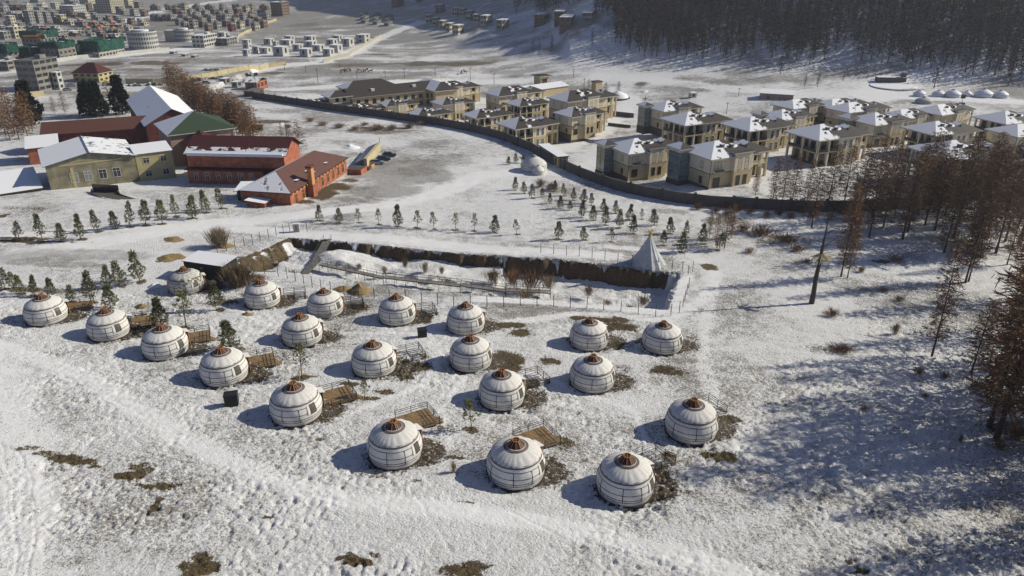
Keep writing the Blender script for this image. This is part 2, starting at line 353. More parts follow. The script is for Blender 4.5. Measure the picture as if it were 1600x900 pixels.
DIRT = [patch(*a) for a in [(395, 405, 26, 9), (415, 397, 22, 8), (437, 387, 20, 9), (408, 410, 30, 8, .8), (820, 425, 50, 6, .6), (700, 420, 40, 4, .5), (900, 462, 40, 5, .5),
    (700, 630, 30, 14, .35), (560, 540, 60, 14, .35), (660, 620, 40, 10, .35), (300, 500, 60, 10, .35), (440, 560, 40, 16, .4), (880, 620, 40, 12, .35), (760, 640, 30, 8, .3), (60, 60, 200, 26, .38), (330, 40, 120, 20, .38), (470, 60, 90, 12, .3), (100, 115, 110, 8, .5), (330, 150, 120, 8, .4),
    (105, 716, 34, 8), (128, 722, 26, 7), (72, 708, 26, 5, .7), (40, 700, 26, 5, .6), (205, 742, 28, 9), (222, 730, 30, 8, .7), (240, 760, 34, 5), (242, 790, 8, 16), (262, 758, 26, 5, .8), (148, 728, 12, 4),
    (314, 886, 34, 18), (312, 872, 20, 12, .8), (556, 878, 32, 10), (545, 872, 16, 8), (722, 892, 50, 14), (745, 884, 30, 10, .8), (585, 866, 14, 5, .7), (530, 872, 10, 4),
    (418, 808, 14, 4, .8), (1128, 712, 34, 11), (1110, 710, 22, 9), (1060, 664, 20, 12), (1140, 655, 26, 10, .8), (1048, 580, 32, 9), (1040, 577, 22, 8), (859, 565, 20, 8), (1108, 417, 20, 6),
    (940, 500, 52, 8), (960, 510, 34, 12), (985, 512, 20, 8), (812, 520, 28, 9, .9), (790, 508, 34, 7, .9), (965, 540, 12, 8), (905, 497, 18, 5), (1000, 533, 10, 10, .6),
    (555, 600, 12, 5, .6), (600, 612, 20, 7, .8), (630, 588, 20, 10, .8), (575, 622, 22, 5, .8), (545, 600, 26, 5, .8), (655, 572, 26, 14, .8), (560, 480, 22, 10, .9), (520, 520, 26, 16, .5), (505, 495, 22, 10, .6),
    (660, 498, 18, 11, .8), (440, 515, 20, 18, .4), (405, 590, 26, 12, .7), (520, 640, 36, 10, .7), (430, 560, 22, 18, .5), (790, 560, 30, 16, .9), (800, 575, 22, 10, .9), (830, 600, 20, 14, .9), (845, 615, 14, 10, .7),
    (870, 690, 30, 12, .8), (880, 700, 14, 8, .6), (1035, 735, 20, 18, .8), (1045, 715, 14, 14, .7), (1080, 530, 20, 16, .5), (975, 580, 18, 14, .5), (693, 668, 26, 10, .5), (565, 740, 22, 5, .5), (590, 740, 22, 6, .5),
    (270, 375, 18, 5), (262, 403, 22, 7), (258, 406, 16, 5), (30, 325, 50, 4, .5), (60, 326, 30, 4, .6), (2, 338, 8, 6), (-10, 376, 140, 3, 1), (40, 372, 60, 2.5, 1), (100, 362, 60, 2, .6), (60, 330, 20, 4, .5),
    (500, 304, 34, 12, .9), (520, 292, 34, 7, .9), (470, 315, 26, 5, .8), (545, 282, 26, 6, .7), (430, 190, 40, 6, .7), (520, 185, 70, 8, .5), (600, 205, 90, 7, .6), (470, 205, 50, 8, .5), (650, 195, 50, 6, .5), (600, 200, 60, 3, .8),
    (760, 208, 30, 5, .5), (820, 240, 30, 5, .3), (880, 270, 30, 6, .4), (960, 300, 60, 6, .4), (1050, 330, 40, 6, .5), (1130, 345, 50, 9, .6), (1230, 372, 40, 6, .7), (1200, 378, 30, 5, .6),
    (400, 435, 20, 7, .8), (330, 452, 28, 7, .6), (350, 470, 30, 8, .7), (385, 460, 12, 6, .6), (335, 475, 30, 5, .6), (240, 480, 40, 6, .4), (100, 455, 60, 5, .6), (40, 452, 40, 5, .7), (150, 440, 40, 5, .5), (220, 492, 10, 4, .8),
    (220, 480, 8, 3, .8), (370, 545, 26, 6, .7), (330, 540, 20, 5, .5), (478, 588, 22, 4, .8), (600, 590, 14, 4, .6), (735, 672, 12, 4, .5), (500, 684, 10, 4, .7), (300, 330, 100, 3, .5), (710, 715, 22, 5, .8), (648, 750, 14, 4, .6), (735, 785, 10, 3, .7), (720, 783, 8, 3, .6),
    (1290, 545, 40, 9, .5), (1315, 545, 24, 7, .6), (1300, 490, 16, 5, .6), (1400, 400, 60, 8, .5), (1380, 408, 26, 4, .8), (1440, 340, 60, 12, .4), (1340, 330, 60, 10, .4), (1240, 395, 30, 4, .4), (1580, 670, 60, 20, .6), (1500, 700, 60, 8, .3), (1345, 890, 16, 6, .9), (1330, 875, 14, 8, .6),
    (1100, 480, 30, 10, .25), (1150, 520, 60, 20, .25), (1230, 420, 50, 10, .25), (500, 60, 60, 4, .5), (880, 120, 60, 4, .5), (690, 100, 120, 5, .7), (560, 102, 60, 4, .6), (800, 112, 90, 4, .5), (1050, 135, 80, 4, .4), (300, 92, 60, 3, .5), (240, 98, 60, 5, .7), (150, 100, 60, 6, .8), (210, 108, 50, 4, .6), (590, 85, 30, 4, .6),
    (430, 114, 26, 3, .7), (470, 40, 40, 8, .5), (500, 46, 40, 4, .5), (560, 60, 50, 4, .6), (850, 130, 50, 3, .5), (1000, 132, 30, 4, .7), (930, 250, 60, 8, .2), (1090, 210, 30, 20, .2)]]
GRIME = [patch(*a) for a in [(640, 268, 75, 34, .95), (600, 296, 80, 18, .85), (560, 312, 70, 8, .7), (700, 250, 60, 16, .6), (565, 268, 40, 14, .9), (530, 240, 40, 10, .6), (60, 402, 130, 18, .7), (160, 398, 100, 12, .6), (90, 412, 120, 6, .7),
    (250, 92, 120, 9, .6), (120, 96, 120, 10, .6), (60, 30, 160, 30, .55), (250, 40, 200, 30, .5), (370, 30, 110, 18, .5), (20, 120, 60, 14, .7), (110, 135, 40, 7, .9), (330, 140, 120, 8, .5), (560, 30, 60, 14, .5), (480, 80, 80, 10, .3), (1080, 140, 120, 8, .3), (1260, 160, 100, 6, .4),
    (640, 100, 160, 7, .35), (880, 240, 40, 6, .5), (420, 195, 60, 16, .45)]]
SAP_DARK = []
def make_ground():
    ys = [-60.0, -30, -5, 12, 24, 32]
    y = 37.0
    while y < 4200:
        ys.append(y); y += (.0015*y if 112 < y < 165 else .0028*y) if y < 300 else (.006*y if y < 900 else .012*y)
    ys = np.array(ys)
    ts = np.concatenate([[-4, -3, -2.2, -1.7, -1.4, -1.2, -1.05, -.95, -.88], np.linspace(-.82, .82, 700), [.88, .95, 1.05, 1.2, 1.4, 1.7, 2.2, 3, 4]])
    X = ts[None, :]*(np.maximum(ys, 0)[:, None]*.95+18); Y = np.repeat(ys[:, None], len(ts), 1)
    nr, nc = X.shape
    Xf, Yf = X.ravel(), Y.ravel()
    Z = ground0(Xf, Yf)
    near = np.where((Yf > 100) & (Yf < 175) & (np.abs(Xf) < 90))[0]
    pd = np.zeros_like(Z); earth = np.zeros_like(Z); pf = np.zeros_like(Z)
    a, f, arg, d, ins = pit_depth(Xf[near], Yf[near]); pd[near] = a; pf[near] = ins
    nwall = np.clip(((arg < 3.9) | (arg > 11.2)).astype(float), 0, 1)
    earth[near] = nwall*ins*(1-sstep(.6, 1.2, d+.45*fbm(Xf[near]*.5, Yf[near]*.9, 24, 3)))
    Z = Z-pd
    packed = np.zeros_like(Z)
    for pl, wd, s in TRACKS:
        P = np.array(pl); m = np.where((Xf > P[:, 0].min()-wd*3) & (Xf < P[:, 0].max()+wd*3) & (Yf > P[:, 1].min()-wd*3) & (Yf < P[:, 1].max()+wd*3))[0]
        wob = noise(Xf[m]*.6, Yf[m]*.6, 44)*.35*wd+noise(Xf[m]*.15, Yf[m]*.15, 45)*.4*wd
        dd, _ = seg_dist(Xf[m]+wob, Yf[m], pl); packed[m] = np.maximum(packed[m], s*(1-sstep(wd*.55, wd*1.5, dd)))
    dirt = np.zeros_like(Z); ring = np.zeros_like(Z)
    lo = Yf < 1200
    def splat(arr, lst, rag=.55):
        for (cx, cy, rx, ry, s, k) in lst:
            m = np.where((np.abs(Xf-cx) < rx*2) & (np.abs(Yf-cy) < ry*2))[0]
            if not len(m): continue
            q = np.hypot((Xf[m]-cx)/rx, (Yf[m]-cy)/ry)
            sc_ = max(min(rx, ry), .6)
            q = q+rag*fbm(Xf[m]/sc_*1.1, Yf[m]/sc_*1.1, 51, 4)
            arr[m] = np.maximum(arr[m], s*(1-sstep(.45, 1.15, q)))
    splat(dirt, DIRT); 
    grime = np.zeros_like(Z); splat(grime, GRIME, .35)
    for i, p in enumerate(YUR):
        m = np.where((np.abs(Xf-p.x) < 9) & (np.abs(Yf-p.y) < 9))[0]
        dx, dy = Xf[m]-p.x, Yf[m]-p.y; d = np.hypot(dx, dy)
        k = 1-sstep(3.2, 5.2, d); Z[m] = Z[m]*(1-k)+p.z*k
        nz = fbm(Xf[m]*.7, Yf[m]*.7, 61+i, 4)
        r1 = (1-sstep(3.0, 4.1+1.3*nz, d))*.8
        d2 = np.hypot(dx-2.9, dy-.6); r2 = (1-sstep(1.8, 5.2+2.4*nz, d2))*.95
        ring[m] = np.maximum(ring[m], np.maximum(r1, r2))
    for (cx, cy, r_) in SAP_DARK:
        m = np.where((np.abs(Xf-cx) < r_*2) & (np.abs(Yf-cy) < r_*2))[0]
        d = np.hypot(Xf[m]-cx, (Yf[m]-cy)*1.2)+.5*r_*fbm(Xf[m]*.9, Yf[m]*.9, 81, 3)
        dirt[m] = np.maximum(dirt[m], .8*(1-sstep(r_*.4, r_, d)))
    # sparse snow: how much dry grass pokes through
    sp = np.interp(Yf, [0, 60, 110, 200, 300, 400, 600, 900], [.34, .46, .60, .54, .62, .70, .85, 1.15])
    sp = sp+.42*fbm(Xf/14, Yf/14, 91, 3)+.22*fbm(Xf/60, Yf/60, 95, 3)
    sp = sp+.0*Xf
    hd = hill_d(Xf, Yf); sp = np.where(hd > 0, sp-.15*sstep(0, 40, hd), sp)
    stripe = fbm(Xf/90, Yf/13, 97, 4)*sstep(300, 380, Yf)*sstep(30, -10, hd)
    sp = sp+.55*stripe
    sp = np.clip(sp, 0, 1)*(1-packed*.85)*(1-.4*pf)
    dirt = np.clip(np.maximum(dirt, ring*.64+.12*(ring > .8)), 0, 1)
    # relief: lumps, footprints, ruts
    amp = (1-packed*.85)*sstep(420, 150, Yf)*(.35+1.15*sstep(-.35, .45, fbm(Xf/11, Yf/11, 99, 3)))
    lump = .06*fbm(Xf/2.6, Yf/2.6, 101, 3)+.065*fbm(Xf/.5, Yf/.5, 105, 2)+.09*np.minimum(0, noise(Xf*2.1, Yf*2.1, 111)+.15)
    lump = lump-.12*sstep(.25, .6, noise(Xf*2.6, Yf*2.2, 113))*sstep(140, 100, Yf)-.09*sstep(.35, .7, noise(Xf*1.5+9, Yf*1.7, 115))*sstep(140, 100, Yf)
    Z = Z+lump*amp*(1+1.1*ring+.5*dirt)*np.where(pf > 0, 1.5, 1)
    Z = Z+.10*ring*np.abs(fbm(Xf*.9, Yf*.9, 117, 3))*(1-0)
    for pl, wd in RUTS:
        P = np.array(pl); m = np.where((Xf > P[:, 0].min()-3) & (Xf < P[:, 0].max()+3) & (Yf > P[:, 1].min()-3) & (Yf < P[:, 1].max()+3))[0]
        dd, _ = seg_dist(Xf[m]+.25*noise(Xf[m]*.5, Yf[m]*.5, 131), Yf[m], pl)
        Z[m] += -.05*(1-sstep(wd*.4, wd*1.0, dd))+.012*(1-sstep(wd*1.3, wd*2.2, dd))
    # the ramp cut in front of the gym hall
    co = np.stack([Xf, Yf, Z], 1).astype(np.float32).ravel()
    me = bpy.data.meshes.new('snowy_ground')
    me.vertices.add(nr*nc); me.vertices.foreach_set('co', co)
    i = np.arange((nr-1)*(nc-1)); r = i//(nc-1); c = i % (nc-1); v0 = r*nc+c
    q = np.stack([v0, v0+1, v0+nc+1, v0+nc], 1).astype(np.int32)
    me.loops.add(q.size); me.loops.foreach_set('vertex_index', q.ravel())
    me.polygons.add(len(q)); me.polygons.foreach_set('loop_start', np.arange(0, q.size, 4, dtype=np.int32)); me.polygons.foreach_set('loop_total', np.full(len(q), 4, np.int32))
    me.polygons.foreach_set('use_smooth', np.ones(len(q), bool))
    me.update(calc_edges=True)
    for nm, arr in (('mk', np.stack([dirt, packed, sp, earth], 1)), ('mk2', np.stack([grime, pf, ring, np.ones_like(Z)], 1))):
        at_ = me.attributes.new(nm, 'FLOAT_COLOR', 'POINT'); at_.data.foreach_set('color', arr.astype(np.float32).ravel())
    m = bpy.data.materials.new('snowy_ground'); m.use_nodes = True; t = m.node_tree; b = t.nodes['Principled BSDF']; N = t.nodes.new; L = t.links.new
    def attr(n):
        a = N('ShaderNodeAttribute'); a.attribute_name = n; s = N('ShaderNodeSeparateColor'); L(a.outputs['Color'], s.inputs[0]); return a, s
    a1, s1 = attr('mk'); a2, s2 = attr('mk2')
    geo = N('ShaderNodeNewGeometry')
    def nz(scale, det=5, rough=.6, vec=None, dist=0):
        n = N('ShaderNodeTexNoise'); n.inputs['Scale'].default_value = scale; n.inputs['Detail'].default_value = det; n.inputs['Roughness'].default_value = rough; n.inputs['Distortion'].default_value = dist
        L(vec or geo.outputs['Position'], n.inputs['Vector']); return n.outputs['Fac']
    def math_(op, a, b_=None, c=None):
        n = N('ShaderNodeMath'); n.operation = op
        for k, x in enumerate((a, b_, c)):
            if x is None: continue
            if hasattr(x, 'is_output'): L(x, n.inputs[k])
            else: n.inputs[k].default_value = x
        return n.outputs[0]
    def mrange(x, a, b_, c=0.0, d=1.0):
        n = N('ShaderNodeMapRange'); n.inputs[1].default_value = a; n.inputs[2].default_value = b_; n.inputs[3].default_value = c; n.inputs[4].default_value = d; L(x, n.inputs[0]); return n.outputs[0]
    def mix(f, a, b_):
        n = N('ShaderNodeMix'); n.data_type = 'RGBA'
        for k, x in ((0, f), (6, a), (7, b_)):
            if hasattr(x, 'is_output'): L(x, n.inputs[k])
            elif k == 0: n.inputs[0].default_value = x
            else: n.inputs[k].default_value = (*x, 1)
        return n.outputs[2]
    fine = nz(3.4, 8, .72); mid = nz(.45, 5, .6); wide = nz(.03, 4, .6); vf = nz(9, 5, .7)
    # grass showing: noise above a threshold set by the sparse value
    g = math_('ADD', math_('MULTIPLY', fine, .75), math_('MULTIPLY', mid, .25))
    thr = math_('MULTIPLY_ADD', s1.outputs[2], -.27, .665)
    grass = mrange(math_('SUBTRACT', g, thr), 0.0, .07)
    grass = math_('MULTIPLY', grass, .78)
    dn = math_('ADD', s1.outputs[0], math_('MULTIPLY_ADD', fine, 2.4, -1.2))
    dirtf = mrange(dn, .42, .62)
    soil = mix(mrange(vf, .35, .65), (.045, .035, .022), (.17, .125, .06))
    soil = mix(mrange(s2.outputs[2], .2, .8, 0, .65), soil, (.055, .042, .03))
    gcol = mix(mid, (.075, .066, .05), (.19, .165, .115))
    snow = mix(wide, (.80, .805, .80), (.72, .725, .72))
    snow = mix(mrange(mid, .35, .7, 0, .38), snow, (.56, .54, .48))
    grim = mix(mrange(fine, .35, .65), (.27, .26, .235), (.48, .475, .455))
    c1 = mix(math_('MULTIPLY', mrange(math_('ADD', s2.outputs[0], math_('MULTIPLY_ADD', mid, .8, -.4)), .25, .7), .85), snow, grim)
    c2 = mix(grass, c1, gcol)
    c3 = mix(dirtf, c2, soil)
    earthc = mix(mrange(fine, .35, .65), (.035, .026, .018), (.16, .11, .065))
    en = mrange(math_('ADD', a1.outputs['Alpha'], math_('MULTIPLY_ADD', mid, .8, -.4)), .3, .5)
    c4 = mix(en, c3, earthc)
    L(c4, b.inputs['Base Color']); b.inputs['Roughness'].default_value = .7; b.inputs['Specular IOR Level'].default_value = .2
    # footprints and lumps too small for the mesh
    vo = N('ShaderNodeTexVoronoi'); vo.inputs['Scale'].default_value = 2.4; L(geo.outputs['Position'], vo.inputs['Vector'])
    foot = mrange(vo.outputs['Distance'], .12, .42)
    hh = math_('ADD', math_('MULTIPLY', fine, 1.1), math_('MULTIPLY', foot, .22))
    hh = math_('ADD', hh, math_('MULTIPLY', vf, .3))
    bp = N('ShaderNodeBump'); bp.inputs['Distance'].default_value = .34
    L(math_('MULTIPLY_ADD', s1.outputs[1], -.62, .85), bp.inputs['Strength']); L(hh, bp.inputs['Height']); L(bp.outputs[0], b.inputs['Normal'])
    me.materials.append(m)
    o = bpy.data.objects.new('snowy_ground', me); C.objects.link(o); tag(o, kind='structure')
    return o
# ---------------------------------------------------------------- yurts
def make_yurt(old=False):
    R_ = 3.0
    root = empty('yurt')
    def pleat(a, z):
        k = sstep(2.9, 3.15, z)*(1-sstep(3.5, 3.7, z))*.022+.004
        return 1+k*math.sin(a*22+3*math.sin(a*3))+.004*math.sin(a*9+z*3)
    can = 'canvas_old' if old else 'canvas'
    b = MB(); prof = [(2.76, -.15), (2.79, 0), (2.88, .3), (2.94, .6), (2.98, .95), (3.0, 1.25), (2.97, 1.6), (2.90, 1.95), (2.80, 2.25), (2.68, 2.55), (2.54, 2.88)]
    b.lathe(prof, 72, can, fn=lambda a, z: 1+.004*math.sin(a*13+z*2)+.004*math.sin(a*31-z)); b.build('wall_cover', root, True)
    b = MB(); b.lathe([(2.60, 2.84), (2.53, 2.95), (2.28, 3.18), (1.85, 3.44), (1.4, 3.65), (1.22, 3.715), (.9, 3.84)], 88, can, fn=pleat); b.build('roof_cover', root, True)
    # meander friezes: a pale ribbon with dark hooks
    def frieze(r0, z0, r1, z1, n, nm):
        b = MB(); b.lathe([(r0, z0), (r1, z1)], 72, 'frieze_ground')
        def P(a, t, o=.012):
            r = r0+(r1-r0)*t+o; z = z0+(z1-z0)*t+o; return (r*math.cos(a), r*math.sin(a), z)
        def q(a0, a1, t0, t1): b.face([P(a0, t0), P(a1, t0), P(a1, t1), P(a0, t1)], 'frieze')
        for k in range(72):
            a0, a1 = 2*math.pi*k/72, 2*math.pi*(k+1)/72; q(a0, a1, 0, .13); q(a0, a1, .87, 1)
        for k in range(n):
            a = 2*math.pi*k/n; d = 2*math.pi/n
            q(a, a+d*.16, .2, .8); q(a, a+d*.72, .68, .8); q(a+d*.56, a+d*.72, .38, .68); q(a+d*.3, a+d*.72, .38, .5); q(a, a+d*.95, .2, .3)
        b.build(nm, root)
    frieze(2.66, 2.64, 2.53, 2.93, 64, 'band_frieze')
    frieze(1.27, 3.71, .98, 3.825, 36, 'crown_frieze')
    b = MB(); b.lathe([(1.0, 3.80), (.93, 3.86), (.88, 3.80)], 36, 'canvas'); b.build('crown_ring', root, True)
    c = MB(); c.lathe([(.90, 3.80), (.38, 4.42), (.30, 4.44)], 16, 'brown_glass'); c.lathe([(.30, 4.44), (.01, 4.40)], 12, 'brown_glass')
    cr = c.build('smoke_crown', root)
    for k in range(10):
        a = 2*math.pi*k/10+.2; c = MB(); c.bar((.93*math.cos(a), .93*math.sin(a), 3.80), (.37*math.cos(a), .37*math.sin(a), 4.47), .035, 'orange_wood'); c.build('rib', cr)
    c = MB(); c.lathe([(.36, 4.42), (.44, 4.45), (.42, 4.56), (.33, 4.56), (.31, 4.44)], 16, 'orange_wood')
    c.bar((-.4, 0, 4.53), (.4, 0, 4.53), .03, 'orange_wood'); c.bar((0, -.4, 4.53), (0, .4, 4.53), .03, 'orange_wood'); c.build('hoop', cr)
    # dark girth ropes
    def rad(z): return np.interp(z, [p[1] for p in prof], [p[0] for p in prof])
    b = MB()
    for z in (2.28, 1.50, .86, .56):
        r = float(rad(z)); b.lathe([(r+.01, z-.042), (r+.035, z), (r+.01, z+.042)], 72, 'rope')
    for a in np.radians([-152, -100, -62, 50, 110, 165]):
        for z0, z1 in ((.56, 1.0), (1.0, 1.5), (1.5, 2.28)):
            r0, r1 = float(rad(z0))+.02, float(rad(z1))+.02
            b.bar((r0*math.cos(a), r0*math.sin(a), z0), (r1*math.cos(a), r1*math.sin(a), z1), .042, 'rope')
    b.build('girth_rope', root)
    # window in the wall
    def curved(a, hw, z0, z1, off, mat, nm, par, n=5):
        b = MB()
        for i in range(n):
            for j in range(3):
                A0 = a-hw+2*hw*i/n; A1 = a-hw+2*hw*(i+1)/n; Z0 = z0+(z1-z0)*j/3; Z1 = z0+(z1-z0)*(j+1)/3
                b.face([((float(rad(z))+off)*math.cos(q), (float(rad(z))+off)*math.sin(q), z) for q, z in ((A0, Z0), (A1, Z0), (A1, Z1), (A0, Z1))], mat)
        return b.build(nm, par)
    wa = R(-29)
    wn = curved(wa, .165, 1.25, 2.50, .035, 'frame_brown', 'window', root); curved(wa, .135, 1.34, 2.42, .05, 'window_yurt', 'pane', wn)
    curved(wa-.19, .05, 1.30, 2.5, .06, 'canvas', 'rolled_flap', root, 2)
    # door with a small porch towards the deck
    da = R(38); d = Vector((math.cos(da), math.sin(da), 0)); s = Vector((-d.y, d.x, 0)); b = MB()
    def pt(u, v, z): return tuple(d*u+s*v+Vector((0, 0, z)))
    for v in (-.62, .62): b.bar(pt(3.12, v, 0), pt(3.12, v, 2.05), .07, 'orange_wood')
    b.bar(pt(3.12, -.7, 2.08), pt(3.12, .7, 2.08), .08, 'orange_wood'); b.bar(pt(3.12, -.7, .05), pt(3.12, .7, .05), .08, 'orange_wood')
    b.face([pt(3.1, -.6, .05), pt(3.1, .6, .05), pt(3.1, .6, 2.05), pt(3.1, -.6, 2.05)], 'orange_wood'); b.face([pt(3.13, -.35, 1.0), pt(3.13, .35, 1.0), pt(3.13, .35, 1.85), pt(3.13, -.35, 1.85)], 'window_dark')
    dr = b.build('door', root)
    b = MB(); b.raw([pt(2.5, -.65, 2.5), pt(2.5, .65, 2.5), pt(3.4, .68, 2.25), pt(3.4, -.68, 2.25), pt(2.5, -.65, 2.42), pt(2.5, .65, 2.42), pt(3.4, .68, 2.17), pt(3.4, -.68, 2.17)],
          [(0, 1, 2, 3), (7, 6, 5, 4), (0, 4, 5, 1), (1, 5, 6, 2), (2, 6, 7, 3), (3, 7, 4, 0)], 'canvas'); b.build('porch_flap', root)
    b = MB(); b.lathe([(3.0, -.1), (3.0, .02), (2.5, .03)], 40, 'frame_brown'); b.build('base_ring', root)
    return root
YL = ['leftmost white felt yurt, at the outer end of the front row',
      'white felt yurt second from the left in the front row, railed brown deck behind it',
      'third yurt from the left in the front row, its deck beside a bushy pine',
      'white felt yurt fourth from the left in the front row, above a small black bin',
      'yurt beside a wide clean brown deck, fifth from the left in the front row',
      'sixth front row yurt from the left, deck rail showing above its roof',
      'second nearest yurt, left of the nearest one, brown deck behind its shoulder',
      'nearest and largest yurt, with bare rails and mud at its right',
      'tattered white yurt with torn blotched cover and orange door beside the black shed',
      'back row yurt just below the brushy earth bank of the pit',
      'back row yurt beside a pile of tan earth at the fence',
      'white felt yurt partly behind a thin staked sapling, left of centre',
      'mid camp yurt with a black rail frame on brown mud at its right',
      'white felt yurt in the back row left of the upright black bin',
      'white felt yurt in the back row right of the upright black bin',
      'mid camp yurt directly below the back row yurt right of the bin',
      'yurt with a thin sapling at its left and rail frame at its right',
      'yurt with no window showing, just below the long brown patch by the fence',
      'small yurt farthest right in the back, near the pit fence corner',
      'white felt yurt between two round brown grass patches, right of centre',
      'yurt standing alone at the right end of the camp, above the nearest one']
yp = make_yurt(); yurts = []
for i, p in enumerate(YUR):
    if i == 8: y = make_yurt(True)
    elif i == 0: y = yp
    else: y = copy_tree(yp)
    y.location = (p.x, p.y, p.z); yurts.append(y)
    y.rotation_euler = (0, 0, R(random.Random(i).uniform(-9, 9))); y.scale = (random.Random(i+50).uniform(.975, 1.025),)*2+(random.Random(i+90).uniform(.90, .95),)
    tag(y, YL[i], 'yurt', 'yurts of the camp')
# torn cover and lining of the tattered yurt
b = MB(); rg = random.Random(5)
for k in range(46):
    a = rg.uniform(-1.3, .9); h = rg.uniform(1.4, 3.6); r = float(np.interp(h, [0, 1.3, 2.2, 2.9, 3.8], [2.8, 3.0, 2.9, 2.58, .95]))+.05; s = rg.uniform(.12, .38)
    c = Vector((r*math.cos(a), r*math.sin(a), h)); n = Vector((math.cos(a), math.sin(a), .3 if h < 2.8 else 1.6)).normalized(); u = n.orthogonal().normalized(); v = n.cross(u)
    b.face([c+n*.03+(u*math.cos(q)+v*math.sin(q))*s*rg.uniform(.6, 1.2) for q in np.linspace(0, 5.4, 6)], 'rubble' if k % 3 else 'stone_cream')
for a in (-.25, .05): b.bar((3.1*math.cos(a), 3.1*math.sin(a), .1), (2.7*math.cos(a), 2.7*math.sin(a), 2.7), .09, 'orange_wood')
b.build('torn_patches', yurts[8])
# ---------------------------------------------------------------- decks
def make_deck(L_=4.2, W_=3.6, planks=True, snow=False):
    root = empty('deck' if planks else 'railed_platform')
    if planks:
        b = MB(); n = 22
        for k in range(n):
            y = -W_/2+W_*(k+.5)/n; b.box((0, y, .62), (L_, W_/n-.02, .05), 'deck')
        b.box((0, 0, .56), (L_-.05, W_-.05, .05), 'deck_gap')
        b.build('floor_boards', root)
    b = MB()
    for x in (-L_/2, 0, L_/2): b.bar((x, -W_/2, .5), (x, W_/2, .5), .05, 'dark_metal' if not planks else 'deck_gap')
    for y in np.linspace(-W_/2, W_/2, 3 if planks else 7): b.bar((-L_/2, y, .54), (L_/2, y, .54), .045, 'dark_metal')
    b.build('joist_frame', root)
    rail = [(-L_/2+.1, W_/2), (0, W_/2), (L_/2, W_/2), (L_/2, 0), (L_/2, -W_/2), (0, -W_/2), (-L_/2+1.0, -W_/2)]
    for x, y in rail:
        b = MB(); b.bar((x, y, -.6), (x, y, 1.5), .05, 'dark_metal'); b.build('post', root)
    for a, c in zip(rail[:-1], rail[1:]):
        b = MB()
        for z in (1.5, 1.25, .95): b.bar((*a, z), (*c, z), .036, 'dark_metal')
        b.build('rail', root)
    b = MB()
    for k in range(3): b.box((L_/2+.2+.3*k, -W_/4, .45-.2*k), (.3, 1.2, .06), 'deck')
    b.build('steps', root)
    return root
dk = make_deck(); fr = make_deck(3.8, 3.2, False)
DK = [(122, 481, 0, 'brown board deck behind the leftmost front row yurt', 18), (222, 505, 0, 'brown railed deck behind the second front row yurt from the left', 20), (305, 530, 0, 'brown board deck between the third front row yurt and a bushy pine', 22),
      (404, 568, 0, 'orange brown deck behind the fourth front row yurt from the left', 22), (526, 622, 0, 'clean wide brown deck with black rails, beside the fifth front row yurt', 28), (652, 660, 0, 'light brown deck with black rails behind the sixth front row yurt', 30),
      (838, 690, 0, 'brown deck partly hidden by the second nearest front row yurt', 30), (1018, 722, 1, 'bare black rail frame on mud beside the nearest yurt', 30), (460, 463, 1, 'bare joist frame without boards beside the yurt below the earth bank', 15),
      (640, 556, 1, 'black rail frame over brown mud right of the mid camp yurt', 25), (662, 489, 1, 'low bare frame on brown mud left of the upright black bin', 20), (830, 596, 1, 'bare black rail frame right of the yurt with thin sapling', 28),
      (330, 448, 1, 'leaning bare frame beside the tattered yurt', 20), (1103, 642, 1, 'black rail frame behind the lone right end yurt', 30), (550, 478, 1, 'low bare frame on mud beside the yurt with the tan earth pile', 18)]
used = {0: None, 1: None}
for px, py, k, lab, az in DK:
    p, _ = at(px, py); src = (dk, fr)[k]; o = src if used[k] is None else copy_tree(src); used[k] = 1
    o.location = (p.x, p.y, G(p.x, p.y)+(-.3 if k == 0 else -.45)); o.rotation_euler = (0, 0, R(az)); tag(o, lab, 'deck' if k == 0 else 'deck frame', 'decks behind the yurts' if k == 0 else 'unfinished deck frames')
# ---------------------------------------------------------------- old yurts by the compound wall and far away
def plain_dome(name, r, h, mat='canvas', seg=28):
    root = empty(name); b = MB(); b.lathe([(r, -.6), (r, 0), (r*1.0, h*.42), (r*.97, h*.5), (r*.80, h*.66), (r*.45, h*.86), (r*.18, h*.96)], seg, mat); b.build('wall_cover', root, True)
    b = MB(); b.lathe([(r*.22, h*.93), (r*.2, h*1.02), (r*.12, h*1.06), (.01, h*1.07)], 12, 'grey_metal'); b.build('crown_cap', root, True)
    b = MB()
    for z in (.12, .3, .44): b.lathe([(r*1.005, h*z-.05), (r*1.02, h*z), (r*1.005, h*z+.05)], seg, 'rope')
    b.build('girth_rope', root); return root
for (px, py, r, h, lab) in [(834, 266, 3.9, 4.4, 'big white dome yurt against the dark compound wall above the sapling grove'), (841, 272, 1.9, 2.6, 'small white round tent in front of the big dome yurt by the compound wall')]:
    p, _ = at(px, py); y = plain_dome('yurt', r, h); y.location = (p.x, p.y, p.z); tag(y, lab, 'yurt')
for (px, py, r, h, lab) in [(1436, 150, 3.2, 3.2, 'leftmost small snowy yurt in the far row below the forest'), (1466, 150, 3.4, 3.2, 'second snowy yurt from the left in the far row below the forest'), (1488, 151, 4.2, 3.8, 'large snowy yurt third from the left in the far row'),
                           (1510, 150, 2.6, 3.0, 'narrow snowy yurt fourth from the left in the far row'), (1536, 151, 4.6, 4.2, 'largest snowy yurt in the far row, fifth from the left'), (1562, 152, 4.0, 3.8, 'rightmost snowy yurt in the far row below the forest'), (1443, 161, 4.2, 3.2, 'grey round tent in front of the far row of snowy yurts')]:
    p, _ = at(px, py); y = plain_dome('yurt', r*.85, h*.85, 'canvas_old' if 'grey' in lab else 'snow', 16); y.location = (p.x, p.y, p.z); tag(y, lab, 'yurt', 'far yurts below the forest')
